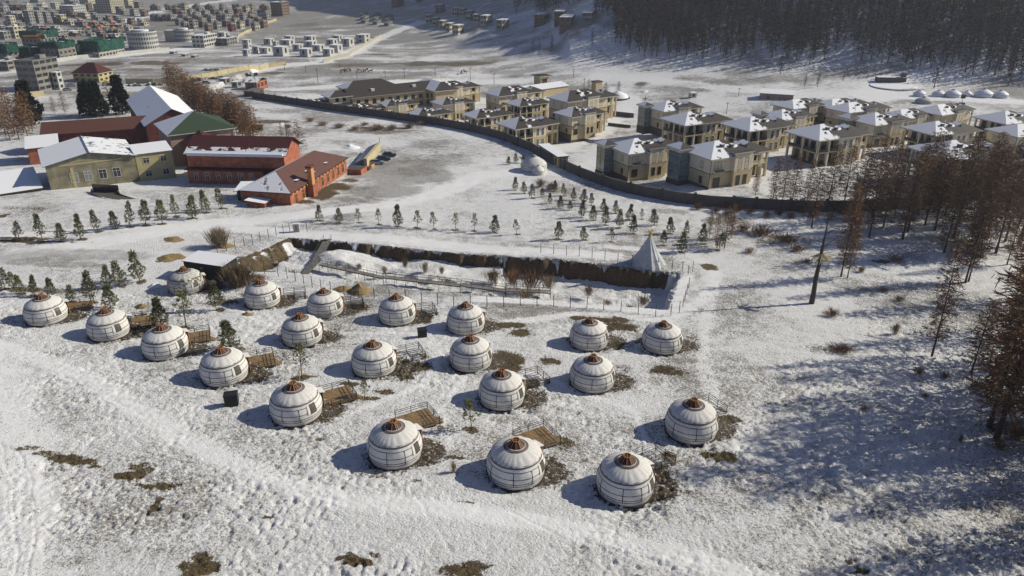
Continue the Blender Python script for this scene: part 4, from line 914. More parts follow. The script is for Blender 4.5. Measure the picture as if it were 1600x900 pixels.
bares([(266+6*k, 148+3.0*k+(k*37 % 11), 44+(k*13 % 14)) for k in range(22)]+[(292+7*k, 168+3.0*k+(k*23 % 13), 46+(k*17 % 13)) for k in range(16)], 'bare brown tree in the thick belt behind the green roof, %s from the left', 'bare trees behind the green roof', 1.25)
bares([(2+7*k, 202+(k*29 % 20), 56+(k*11 % 18)) for k in range(8)], 'bare brown tree at the left edge above the hall, %s from the left', 'bare trees at the left edge', 1.0)
bares([(86, 178, 26), (102, 178, 34), (175, 176, 48), (202, 176, 34), (12, 178, 34)], 'thin bare tree behind the hall and spruces, %s from the left', 'thin bare trees behind the hall')
bares([(392, 226, 38), (402, 214, 32), (412, 230, 40), (440, 214, 24), (384, 214, 34), (452, 222, 30)], 'thin bare tree near the green fence panel, %s from the left', 'bare trees by the green panel', .7)
bares([(878, 142, 12), (946, 150, 20), (966, 146, 18), (920, 138, 14), (832, 155, 14)], 'small bare tree among the villas and the chimney tower, %s from the left', 'bare trees by the chimney tower', 1.3)
# bushes
bush_src = {k: bush_mesh(90+i, 1.3, 1.7, 520 if k == 'willow' else 130, mt, .016) for i, (k, mt) in enumerate((('pale', 'brush'), ('brown', 'brush_brown'), ('willow', 'brush')))}
bused = set()
def bush(px, py, wpx, hpx, kind, label, group=None, name='bush', fn=None):
    p, t = at(px, py); o = bush_src[kind]
    if kind in bused: o = o.copy(); C.objects.link(o)
    bused.add(kind); z = G(p.x, p.y) if fn is None else fn(p.x, p.y)
    s = wpx*t/FPX/2.0; hh = hpx*t/FPX/1.7; o.location = (p.x, p.y, z-.05); o.scale = (s, s, hh); o.rotation_euler = (0, 0, px*1.9 % 6.28); o.name = name; return tag(o, label, 'bush', group)
bush(343, 386, 30, 36, 'willow', 'pale feathery bush beside the stony hump above the black shed')
bush(374, 446, 48, 42, 'willow', 'big pale willow bush in front of the black shed')
bush(405, 442, 26, 16, 'pale', 'low straw coloured bush behind the yurt by the earth bank')
bush(709, 738, 12, 26, 'pale', 'thin straw coloured bush between the two nearest front row yurts')
for i, (px, py, a, h) in enumerate([(770, 428, 30, 26), (800, 432, 36, 30), (830, 436, 40, 32), (858, 436, 30, 24), (632, 404, 12, 16), (664, 412, 14, 20), (690, 414, 10, 14), (920, 448, 22, 20), (1005, 462, 26, 18), (985, 470, 20, 10), (820, 452, 34, 16), (560, 408, 14, 12), (600, 414, 12, 14), (520, 432, 18, 12), (455, 420, 24, 14), (950, 462, 20, 8)]):
    bush(px, py, a, h, 'brown' if i < 3 else 'pale', 'leafless bush on the pit floor, %s of the sixteen in the pit' % ORD[i] if 0 else 'dry leafless bush growing on the snowy pit floor', 'dry bushes in the pit', fn=lambda x, y: float(ground0(x, y))-1.7)
for i, (px, py, a, h) in enumerate([(1300, 494, 24, 16), (1398, 522, 14, 24), (1405, 470, 18, 10), (1435, 584, 18, 14), (1315, 550, 40, 14), (1225, 378, 40, 16), (1190, 368, 46, 18), (1160, 362, 30, 16), (1245, 392, 24, 12), (1475, 590, 14, 12), (1350, 640, 14, 8), (1400, 408, 30, 8),
                                    (1445, 620, 12, 8), (1380, 455, 16, 8), (1345, 425, 14, 12), (1560, 700, 30, 16), (1590, 684, 44, 26), (1500, 690, 10, 16), (1170, 395, 20, 10), (1260, 410, 20, 8)]):
    bush(px, py, a, h, 'brown', 'low dark leafless shrub scattered over the shaded snow slope at right', 'shrubs on the right slope', 'shrub')
for i, (px, py, a, h) in enumerate([(485, 190, 16, 8), (505, 196, 20, 8), (530, 200, 22, 9), (555, 203, 20, 8), (590, 203, 30, 11), (612, 203, 18, 11), (640, 200, 18, 9), (570, 196, 20, 6), (660, 195, 14, 7), (450, 200, 14, 8), (845, 292, 18, 16), (862, 296, 26, 14)]):
    bush(px, py, a, h, 'pale', 'dry grassy bush along the strip below the compound wall' if px < 700 else 'dark shrub at the head of the sapling grove', 'dry bushes below the compound wall' if px < 700 else 'shrubs at the head of the grove')
for i in range(26):
    px = 1090+20*(i % 13)+(i*7 % 9); py = 318+(i*31 % 26)-(4 if px < 1200 else 0); bush(px, py, 18, 12, 'brown', 'brown leafless shrub along the villa side of the compound wall', 'shrubs along the wall', 'shrub')
# dry grass tufts on the bare patches and poking through the snow
rg = random.Random(9); V = []; F = []
def ground_base(x, y): return G(x, y)
for (cx, cy, rx, ry, s, k) in DIRT:
    if cy > 125 or s < .45: continue
    for _ in range(int(min(260, 26*rx*ry*s))):
        a = rg.uniform(0, 6.28); r = math.sqrt(rg.random())*1.05; x, y = cx+rx*r*math.cos(a), cy+ry*r*math.sin(a)
        if any((x-q.x)**2+(y-q.y)**2 < 10 for q in YUR): continue
        z = float(ground0(x, y))
        for j in range(3): sliver(V, F, (x+rg.gauss(0, .08), y+rg.gauss(0, .08), z-.05), (rg.gauss(0, .5), rg.gauss(0, .5), 1), rg.uniform(.12, .32), .02, rg)
for _ in range(15000):
    y = 42+100*rg.random()**1.3; x = rg.uniform(-.85, .85)*(y+12)
    if float(fbm(x/14, y/14, 91, 3))+.25*rg.random() < .02 or any((x-q.x)**2+(y-q.y)**2 < 11 for q in YUR): continue
    z = float(ground_base(x, y))
    for j in range(3): sliver(V, F, (x+rg.gauss(0, .09), y+rg.gauss(0, .09), z-.06), (rg.gauss(0, .7), rg.gauss(0, .7), .8), rg.uniform(.12, .30), .022, rg)
b = MB(); b.raw(V, F, newmat('dry_grass', (.19, .15, .075), .9, .1, nscale=.6, namt=.4)); o = b.build('dry_grass'); tag(o, 'short dry yellow grass on the snow free patches', 'grass', None, 'stuff')
# ---------------------------------------------------------------- buildings
def roof_on(root, x0, y0, x1, y1, z, rise, kind, mat, snow, oh=.6, fascia='fascia', fh=.35, subdiv=True, name='roof'):
    """hip / gable roof over a rectangle; snow = dict of side -> snow amount"""
    X0, Y0, X1, Y1 = x0-oh, y0-oh, x1+oh, y1+oh; b = MB(); L_, W_ = X1-X0, Y1-Y0; zz = z+.02
    g = lambda s: snow.get(s, 0)
    if kind == 'hip':
        if L_ >= W_: r0 = (X0+W_/2*.95, (Y0+Y1)/2, zz+rise); r1 = (X1-W_/2*.95, (Y0+Y1)/2, zz+rise)
        else: r0 = ((X0+X1)/2, Y0+L_/2*.95, zz+rise); r1 = ((X0+X1)/2, Y1-L_/2*.95, zz+rise)
        A, B_, Cc, D = (X0, Y0, zz), (X1, Y0, zz), (X1, Y1, zz), (X0, Y1, zz)
        if L_ >= W_ and isinstance(snow.get('s'), (list, tuple)):
            sl = snow['s']; n = len(sl); mx_ = lambda p, q, u: tuple(p[i]+(q[i]-p[i])*u for i in range(3))
            for k in range(n):
                e0, e1 = mx_(A, B_, k/n), mx_(A, B_, (k+1)/n); f0, f1 = mx_(r0, r1, k/n), mx_(r0, r1, (k+1)/n)
                for v in range(2): b.face([mx_(e0, f0, v/2), mx_(e1, f1, v/2), mx_(e1, f1, (v+1)/2), mx_(e0, f0, (v+1)/2)], mat, sl[k]*(1.0 if v else .8))
            b.face([B_, Cc, r1], mat, g('e')); b.face([Cc, D, r0, r1], mat, g('n')); b.face([D, A, r0], mat, g('w'))
        elif L_ >= W_:
            b.face([A, B_, r1, r0], mat, g('s')); b.face([B_, Cc, r1], mat, g('e')); b.face([Cc, D, r0, r1], mat, g('n')); b.face([D, A, r0], mat, g('w'))
        else:
            b.face([A, B_, r0], mat, g('s')); b.face([B_, Cc, r1, r0], mat, g('e')); b.face([Cc, D, r1], mat, g('n')); b.face([D, A, r0, r1], mat, g('w'))
    elif kind == 'gable' and isinstance(snow.get('s'), (list, tuple)):
        ym = (Y0+Y1)/2; n = len(snow['s'])
        for k in range(n):
            a, c = k/n, (k+1)/n; b.face([(X0, Y0+(ym-Y0)*a, zz+rise*a), (X1, Y0+(ym-Y0)*a, zz+rise*a), (X1, Y0+(ym-Y0)*c, zz+rise*c), (X0, Y0+(ym-Y0)*c, zz+rise*c)], mat, snow['s'][k])
        b.face([(X1, Y1, zz), (X0, Y1, zz), (X0, ym, zz+rise), (X1, ym, zz+rise)], mat, g('n'))
    elif kind == 'gable':   # ridge along x
        ym = (Y0+Y1)/2; b.face([(X0, Y0, zz), (X1, Y0, zz), (X1, ym, zz+rise), (X0, ym, zz+rise)], mat, g('s')); b.face([(X1, Y1, zz), (X0, Y1, zz), (X0, ym, zz+rise), (X1, ym, zz+rise)], mat, g('n'))
    elif kind == 'gabley':  # ridge along y
        xm = (X0+X1)/2; b.face([(X0, Y1, zz), (X0, Y0, zz), (xm, Y0, zz+rise), (xm, Y1, zz+rise)], mat, g('w')); b.face([(X1, Y0, zz), (X1, Y1, zz), (xm, Y1, zz+rise), (xm, Y0, zz+rise)], mat, g('e'))
    elif kind == 'flat': b.face([(X0, Y0, zz), (X1, Y0, zz), (X1, Y1, zz), (X0, Y1, zz)], mat, g('s'))
    elif kind == 'shed': b.face([(X0, Y0, zz), (X1, Y0, zz), (X1, Y1, zz+rise), (X0, Y1, zz+rise)], mat, g('s'))
    if fascia and kind in ('hip', 'flat'):
        b.raw([(X0, Y0, zz-.003), (X1, Y0, zz-.003), (X1, Y1, zz-.003), (X0, Y1, zz-.003), (X0, Y0, zz-fh), (X1, Y0, zz-fh), (X1, Y1, zz-fh), (X0, Y1, zz-fh)],
              [(0, 4, 5, 1), (1, 5, 6, 2), (2, 6, 7, 3), (3, 7, 4, 0), (4, 7, 6, 5)], fascia)
    elif fascia:   # underside and barge boards a little below the covering
        i0 = len(b.v); fs = list(b.f); vs = list(b.v)
        b.raw([(p[0], p[1], p[2]-.16) for p in vs], [tuple(reversed(f)) for f in fs], fascia)
        for f in fs:
            for a, c in zip(f, f[1:]+f[:1]): b.raw([vs[a], vs[c], (vs[c][0], vs[c][1], vs[c][2]-.159), (vs[a][0], vs[a][1], vs[a][2]-.159)], [(0, 3, 2, 1)], fascia)
    return b.build(name, root)
def walls(root, x0, y0, x1, y1, z0, z1, mat, name='wall', gable=None, rise=0):
    b = MB(); b.raw([(x0, y0, z0), (x1, y0, z0), (x1, y1, z0), (x0, y1, z0), (x0, y0, z1), (x1, y0, z1), (x1, y1, z1), (x0, y1, z1)], [(0, 1, 5, 4), (1, 2, 6, 5), (2, 3, 7, 6), (3, 0, 4, 7), (4, 5, 6, 7)], mat)
    if gable == 'x':
        ym = (y0+y1)/2; b.face([(x0, y0, z1), (x0, ym, z1+rise), (x0, y1, z1)][::-1], mat); b.face([(x1, y0, z1), (x1, ym, z1+rise), (x1, y1, z1)], mat)
    if gable == 'y':
        xm = (x0+x1)/2; b.face([(x0, y0, z1), (xm, y0, z1+rise), (x1, y0, z1)][::-1], mat); b.face([(x0, y1, z1), (xm, y1, z1+rise), (x1, y1, z1)], mat)
    return b.build(name, root)
def win(root, side, u, z, w_, h, rect, frame='frame_brown', pane='window_dark', cross=1, name='window', sill=False):
    """a window on a side of the rectangle rect=(x0,y0,x1,y1): u metres along that side (left to right seen from outside)"""
    x0, y0, x1, y1 = rect; o, d = {'s': ((x0, y0), (1, 0)), 'e': ((x1, y0), (0, 1)), 'n': ((x1, y1), (-1, 0)), 'w': ((x0, y1), (0, -1))}[side]
    n = (d[1], -d[0]); b = MB()
    def P(a, c, e): return (o[0]+d[0]*a+n[0]*e, o[1]+d[1]*a+n[1]*e, c)
    def slab(a0, a1, c0, c1, e, mat):
        q = [P(a0, c0, e), P(a1, c0, e), P(a1, c1, e), P(a0, c1, e), P(a0, c0, -.02), P(a1, c0, -.02), P(a1, c1, -.02), P(a0, c1, -.02)]
        b.raw(q, [(0, 1, 2, 3), (0, 4, 5, 1), (1, 5, 6, 2), (2, 6, 7, 3), (3, 7, 4, 0)], mat)
    slab(u-w_/2, u+w_/2, z, z+h, .025, pane); t = .09
    slab(u-w_/2-t, u-w_/2, z-t, z+h+t, .07, frame); slab(u+w_/2, u+w_/2+t, z-t, z+h+t, .07, frame); slab(u-w_/2, u+w_/2, z+h, z+h+t, .07, frame); slab(u-w_/2, u+w_/2, z-t, z, .11, frame)
    for k in range(cross): c = u-w_/2+w_*(k+1)/(cross+1); slab(c-.035, c+.035, z, z+h, .055, frame)
    slab(u-w_/2, u+w_/2, z+h*.66, z+h*.66+.06, .056, frame)
    return b.build(name, root)
def base_z(pts): return min(float(ground0(*q)) for q in pts)
def site(name, pA, pB, dz=0.0):
    """root at the ground point seen at pA, x axis pointing to the ground point seen at pB"""
    a, _ = at(*pA); c, _ = at(*pB); ang = math.atan2(c.y-a.y, c.x-a.x)
    return empty(name, (a.x, a.y, min(a.z, c.z)+dz), ang), math.hypot(c.x-a.x, c.y-a.y)
# -- the gym hall with its gable to the camera
root, L_ = site('hall', (80, 297), (212, 279)); W_ = 21.0; root.rotation_euler = (0, 0, R(33)); L_ = 21.0; rect = (0, 0, L_, W_)
walls(root, 0, 0, L_, W_, -3, 7.4, 'yellow_plaster', gable='y', rise=2.2)
roof_on(root, 0, 0, L_, W_, 7.4, 2.4, 'gabley', 'roof_blue', {'w': .86, 'e': .60}, .7, 'roof_blue')
b = MB(); b.bar((L_/2, -.8, 9.9), (L_/2, W_+.8, 9.9), .16, 'glass_blue'); b.build('ridge_cap', root)
for k, u in enumerate((5.6, 8.7, 12.0, 15.2)): win(root, 's', u*L_/20, 2.3, 1.7, 2.4, rect, 'white_paint', 'window_dark' if k > 1 else 'grey_metal')
b = MB(); b.box((L_*.27, -.03, 2.9), (.7, .08, 6.6), 'yellow_panel'); b.box((L_/2, -.03, 7.0), (L_*.72, .08, .3), 'yellow_panel'); b.build('pale_trim', root)
tag(root, 'flaking yellow hall with a snowy blue edged gable roof, four windows in front', 'hall')
# -- low snow roofed annexe in the shade of the hall
a, t_ = at(62, 299); rl = empty('low_annexe', (a.x, a.y, a.z), root.rotation_euler[2]+R(4)); walls(rl, -30, 0, .5, 13, -3, .9, 'plinth'); roof_on(rl, -30, 0, .5, 13, .9, 2.6, 'shed', 'roof_blue', {'s': .97}, .4, 'plinth'); win(rl, 's', 6, -.2, 1.2, .7, (-30, 0, .5, 13))
tag(rl, 'low annexe with a shaded snowy roof at the far left edge beside the flaking hall', 'building')
# -- two storey yellow annexe
root2, L2 = site('annexe', (213, 279), (265, 271)); root2.location = root.matrix_basis @ Vector((L_+.05, 0, 0)); root2.rotation_euler = (0, 0, R(33)); L2 = 9.4; rect2 = (.1, 0, L2, 9)
walls(root2, .1, 0, L2, 9, -3, 7.6, 'yellow_panel'); roof_on(root2, .3, 0, L2, 9, 7.6, .8, 'shed', 'roof_blue', {'s': .93}, .35, 'roof_blue')
for u in (.27, .74):
    for z in (1.2, 4.9): win(root2, 's', u*L2, z, 1.5, 1.5, rect2, 'white_paint')
tag(root2, 'small yellow panelled two storey annexe with four windows, joined to the flaking hall', 'building')
# -- rust roofed wing behind the hall
root3 = empty('wing', (-149.5, 233, float(ground0(-148, 233))), R(21)); walls(root3, 0, 0, 34, 12, -3, 6.2, 'brick_dark', gable='x', rise=2.6)
roof_on(root3, 0, 0, 34, 12, 6.2, 2.9, 'gable', 'roof_rust', {'s': .12, 'n': .9}, .5, 'roof_rust'); win(root3, 's', 20, 1.5, 1.4, 1.8, (0, 0, 34, 12), 'white_paint')
tag(root3, 'low wing with rust red metal roof behind the flaking yellow hall', 'building')
root4 = empty('side_building', (-144.5, 216.5, float(ground0(-145, 217))), R(30)); walls(root4, 0, 0, 8, 12, -3, 5.0, 'brick'); roof_on(root4, 0, 0, 8, 12, 5.0, 1.2, 'shed', 'roof_blue', {'s': .95}, .5, 'roof_blue')
win(root4, 's', 4, 1.5, 1.4, 1.8, (0, 0, 8, 12)); tag(root4, 'small brick side building with a snowy roof left of the flaking hall', 'building')
# -- long ridge roof running away from the camera
a, _ = at(265, 268); ang = root.rotation_euler[2]; root5 = empty('long_building', (-118.5, 238.5, float(ground0(-118, 238))), R(31))
walls(root5, 0, 0, 17, 54, -3, 8.0, 'brick_dark', gable='y', rise=4.4); roof_on(root5, 0, 0, 17, 54, 8.0, 4.8, 'gabley', 'roof_blue', {'w': .68, 'e': .74}, .6, 'roof_blue')
win(root5, 's', 6, 3.5, 1.6, 2.2, (0, 0, 17, 54)); win(root5, 's', 12, 3.5, 1.6, 2.2, (0, 0, 17, 54)); tag(root5, 'tall long building with a steep snowy ridge roof behind the green roof', 'building')
# -- green hipped roof
a, _ = at(268, 262); root6 = empty('green_roof_house', (-101.2, 216.5, float(ground0(-100, 216))), R(34)); walls(root6, 0, 0, 18.5, 19, -3, 9.4, 'pink_plaster'); roof_on(root6, 0, 0, 18.5, 19, 9.4, 4.4, 'hip', 'roof_green', {'w': .78, 'n': .6, 's': .06}, .8, 'white_paint', .2)
for u in (9, 14): win(root6, 's', u, 5.9, 1.4, 1.7, (0, 0, 18.5, 19), 'white_paint')
b = MB(); b.bar((18.7, -.3, -2), (18.7, -.3, 9.4), .12, 'white_paint'); b.build('drainpipe', root6); tag(root6, 'pink plastered house under a dark green hipped roof', 'building')
# -- dark red link with a lit pediment, then the red two step building
root7, L7 = site('red_building', (296, 286), (402, 288)); L7 += 2; rect7 = (0, 0, L7, 15)
walls(root7, 0, 0, L7, 15, -3, 3.9, 'brick'); roof_on(root7, 0, 0, L7, 15, 4.0, .5, 'hip', 'roof_red', {'w': .2}, .5, 'roof_red', .3, name='lower_roof')
walls(root7, .6, 1.0, L7+6, 13.5, 4.3, 8.0, 'brick', 'upper_wall', 'x', 3.2); roof_on(root7, .6, 1.0, L7+6, 13.5, 8.0, 3.6, 'gable', 'roof_red', {'s': [.85, .5, .05, .05, .02], 'n': .9}, .9, 'roof_red')
for k in range(6): win(root7, 's', 2.3+k*(L7-4)/5.5, 1.1, 1.1, 1.9, rect7, 'white_paint')
b = MB(); b.bar((.6, .4, 8.02), (L7+6, .4, 8.02), .5, 'snow', 6); b.build('eave_snow', root7)
tag(root7, 'long red building in two steps with dark red roof and row of white framed windows', 'building')
a, _ = at(272, 272); root8 = empty('entrance_hall', (a.x+1.6, a.y+6.5, a.z), R(28)); walls(root8, 0, 0, 10.5, 8, -3, 6.4, 'brick_dark', gable='y', rise=2.8); roof_on(root8, 0, 0, 10.5, 8, 6.4, 3.0, 'gabley', 'roof_red', {'w': .1}, .9, 'frame_brown')
b = MB(); b.box((5.4, -.1, 7.7), (3.6, .1, .5), 'yellow_panel'); b.build('gable_board', root8); tag(root8, 'dark red gabled entrance between the yellow annexe and the red building', 'building')
# -- brick building with chimney
root9, L9 = site('brick_building', (455, 321), (543, 273)); W9 = 13.0; rect9 = (0, 0, L9, W9)
walls(root9, 0, 0, L9, W9, -2, 5.0, 'brick'); walls(root9, -.06, -.06, L9+.06, W9+.06, -2.2, .85, 'concrete_light', 'plinth')
roof_on(root9, 0, 0, L9, W9, 5.0, 3.3, 'hip', 'roof_tile', {'w': .62, 'n': .98, 's': .10, 'e': .3}, .55, 'frame_brown', .25)
us = [.085, .20, .40, .53, .63, .73, .83, .92]
for u in us: win(root9, 's', u*L9, 1.5, 1.15, 2.3, rect9, 'orange_paint')
b = MB()
for k in range(17): b.box((.9+k*(L9-1.5)/16.5, -.28, 4.55), (1.0, .5, .22), 'orange_paint')
b.build('eave_brackets', root9)
b = MB(); b.box((L9*.29, -1.0, 1.2), (2.2, 1.7, 6.4), 'brick'); b.box((L9*.29, -1.0, 6.6), (1.5, 1.2, 4.4), 'orange_paint'); b.box((L9*.29, -1.0, 9.0), (2.0, 1.7, .55), 'brick_dark'); b.build('chimney', root9)
b = MB()
for k in range(3): b.bar((L9*.36+k*.7, -.5, 2.5), (L9*.36+k*.7, -.5, 7.0-k*.6), .11, 'grey_metal')
b.build('vent_pipes', root9)
for (x, y, s) in [(L9*.2, 1.5, 1.0), (L9*.45, 1.0, .8), (L9*.41, 2.2, .8), (L9*.7, 1.4, .9)]:
    b = MB(); zz = 5.0+3.3*(y+.55)/(W9/2+.55); b.box((x, y, zz+.15), (s*1.5, s, .3), 'roof_tile', snow_top=.9); b.build('roof_hatch', root9)
walls(root9, -3.4, 5.2, -.05, 10.0, -2, 3.1, 'brick', 'porch_wall'); roof_on(root9, -3.4, 5.2, -.05, 10, 3.1, .5, 'shed', 'roof_grey', {'s': .92}, .35, 'frame_brown', name='porch_roof')
b = MB(); b.box((-3.5, 7.4, 1.0), (.15, .9, 3.0), 'orange_paint'); b.build('porch_door', root9)
tag(root9, 'orange brick building with brown tiled roof and a tall chimney on its long side', 'building')
a, _ = at(372, 312); r10, L10 = site('outbuilding', (372, 313), (399, 313)); walls(r10, 0, 0, L10, 6, -1.5, 2.7, 'black_panel'); roof_on(r10, 0, 0, L10, 6, 2.7, .4, 'shed', 'roof_grey', {'s': .95}, .6, 'frame_brown')
win(r10, 's', L10*.35, .1, 1.0, 2.2, (0, 0, L10, 6), 'white_paint'); tag(r10, 'small dark outbuilding with snowy roof left of the brick building end', 'outbuilding')
# ramp cut before the hall, brick steps, solar rack, lamp and cars
a, _ = at(158, 304); root = empty('ramp', (a.x, a.y, a.z), R(-8)); b = MB()
n = 14
for k in range(n):
    t0, t1 = k/n, (k+1)/n
    def pr(t): return (-3.8+9.5*t*t, 2.2-6.5*t, .12), (3.6+8.5*t*t*.9, 2.2-4.5*t, .12)
    (l0, r0), (l1, r1) = pr(t0), pr(t1); b.face([l0, l1, r1, r0], 'plinth')
    for e0, e1 in ((l0, l1), (r0, r1)): b.raw([e0, e1, (e1[0], e1[1], .75*(1-t1)+.13), (e0[0], e0[1], .75*(1-t0)+.13), ], [(0, 1, 2, 3)], 'plinth')
b.face([(-3.8, 2.25, -1), (3.6, 2.25, -1), (3.6, 2.25, 2.0), (-3.8, 2.25, 2.0)], 'window_dark'); b.build('ramp_slab', root); tag(root, 'dark curved ramp dug into the snow in front of the flaking hall', 'ramp')
a, _ = at(543, 271); root = empty('entrance_platform', (a.x, a.y, a.z), root9.rotation_euler[2]); b = MB(); b.box((1.2, -2.6, .7), (4.6, 4.2, 1.8), 'brick', mat_top='plinth'); b.build('platform', root)
b = MB(); b.box((5.2, -3.6, .35), (1.2, 2.4, .9), 'brick_dark'); b.box((8.2, -4.4, .3), (2.6, .7, .7), 'orange_paint'); b.build('step', root); tag(root, 'low brick entrance platform at the far end of the brick building', 'platform')
a, _ = at(566, 262); c, _ = at(588, 238); ang2 = math.atan2(c.y-a.y, c.x-a.x); Ls = math.hypot(c.y-a.y, c.x-a.x)
root = empty('ski_slope_ramp', (a.x, a.y, a.z), ang2); root.name = 'shelter'; b = MB()
b.raw([(0, -.6, 2.6), (Ls, -.6, 2.6), (Ls, 2.6, 1.2), (0, 2.6, 1.2)], [(0, 1, 2, 3)], 'solar'); b.raw([(0, -.6, 2.54), (Ls, -.6, 2.54), (Ls, 2.6, 1.14), (0, 2.6, 1.14)], [(3, 2, 1, 0)], 'grey_metal'); b.build('blue_panel', root)
b = MB(); b.box((Ls/2, -1.1, 1.5), (Ls, .9, 2.6), 'yellow_fence'); b.build('yellow_wall', root)
for k in range(4): b = MB(); b.bar((k*Ls/3, 2.4, -.3), (k*Ls/3, 2.4, 1.2), .08, 'grey_metal'); b.build('post', root)
tag(root, 'long shelter with a blue panel roof and yellow back wall beside the parked cars', 'shelter')
def make_car(paint):
    root = empty('parked_car'); b = MB()
    sec = [(-2.3, .55, .95), (-2.15, .5, 1.12), (-1.2, .42, 1.18), (1.0, .42, 1.06), (1.9, .45, .98), (2.3, .55, .8)]
    V = []; F = []
    for x, z0, z1 in sec:
        w_ = .92 if abs(x) < 2 else .8
        V += [(x, -w_, z0-.15), (x, -w_-.02, (z0+z1)/2), (x, -w_*.9, z1), (x, w_*.9, z1), (x, w_+.02, (z0+z1)/2), (x, w_, z0-.15)]
    for i in range(len(sec)-1):
        for k in range(6): F.append((i*6+k, (i+1)*6+k, (i+1)*6+(k+1) % 6, i*6+(k+1) % 6))
    F += [(0, 1, 2, 3, 4, 5), tuple(range(len(V)-1, len(V)-7, -1))]; b.raw(V, F, paint); b.build('body', root)
    b = MB(); q = [(-2.0, 1.12), (-1.55, 1.6), (.25, 1.62), (1.05, 1.08)]; V = []
    for x, z in q: w_ = .80 if z < 1.3 else .66; V += [(x, -w_, z), (x, w_, z)]
    b.raw(V, [(0, 2, 3, 1), (4, 6, 7, 5), (0, 1, 7, 6), (0, 6, 4, 2), (1, 3, 5, 7)], 'window_dark'); b.raw(V, [(2, 4, 5, 3)], paint); b.build('cabin', root)
    for x in (-1.4, 1.4):
        for y in (-.86, .86): b = MB(); b.bar((x, y-.1, .33), (x, y+.1, .33), .34, 'rubber', 12); wv = b.build('wheel', root); b = MB(); b.bar((x, y-.11, .33), (x, y+.11, .33), .19, 'grey_metal', 8); b.build('rim', wv)
    for y in (-.6, .6): b = MB(); b.box((2.26, y, .72), (.1, .3, .14), 'white_paint'); b.build('headlight', root)
    return root
cs = make_car('car_silver'); cd = make_car('car_dark')
for i, (px, py, o, lab) in enumerate([(589, 257, cs, 'silver estate car, nearest of the three parked by the blue panel shelter'), (599, 251, cd, 'dark car in the middle of the three parked by the shelter'), (608, 245, None, 'dark car farthest of the three parked by the shelter')]):
    p, _ = at(px, py); o = o or copy_tree(cd); o.location = (p.x, p.y, p.z+.02); o.rotation_euler = (0, 0, R(8)); tag(o, lab, 'car', 'cars parked by the shelter')
for px, py, lab in [(112, 135, 'white car parked near the unfinished concrete block'), (106, 142, 'grey car parked beyond the spruce clump'), (323, 131, 'small white vehicle in the yard beyond the brown trees'), (1575, 268, 'pale car glimpsed among the larches at the right edge')]:
    p, _ = at(px, py); o = copy_tree(cs); o.location = (p.x, p.y, p.z+.02); o.rotation_euler = (0, 0, R(px % 40)); tag(o, lab, 'car')
def pole(px, py, hp, lab, arm=True, name='utility_pole', group='utility poles on the plain'):
    p, t = at(px, py); h = hp*t/FPX; root = empty(name, (p.x, p.y, p.z)); b = MB(); b.bar((0, 0, -.3), (0, 0, h), .14 if t > 250 else .09, 'frame_brown', 6, .1 if t > 250 else .05); b.build('pole', root)
    if arm: b = MB(); b.bar((-.9, 0, h*.92), (.9, 0, h*.92), .09, 'frame_brown'); b.build('crossarm', root)
    tag(root, lab, 'pole', group)
pole(594, 235, 20, 'thin lamp post behind the shelter by the parked cars', False, 'lamp_post', None)
pole(448, 212, 22, 'short dark pole above the spreading bare tree', False, 'utility_pole', None)
for i, (px, py, h) in enumerate([(410, 132, 12), (445, 110, 10), (478, 113, 9), (497, 130, 22), (532, 116, 14), (558, 122, 12), (602, 121, 10), (632, 123, 16), (680, 118, 12), (735, 126, 20), (772, 131, 16)]):
    pole(px, py, h, 'thin utility pole on the plain beyond the villas, %s from the left' % ORD[i])
for px, py, h, lab in [(912, 152, 30, 'tallest utility pole, on the plain beyond the chimney tower'), (948, 192, 30, 'dark pole left of the pale villas in the middle'), (1004, 210, 60, 'tall dark pole in front of the villa with balcony'), (896, 122, 14, 'short pole on the plain left of the tallest one'), (1135, 178, 18, 'dark pole behind the villas in the centre right'), (1154, 150, 12, 'pole beside the small white cabin on the plain'),
                      (332, 52, 28, 'lattice mast among the dark houses of the suburb')]: pole(px, py, h, lab, True, 'utility_pole', None)
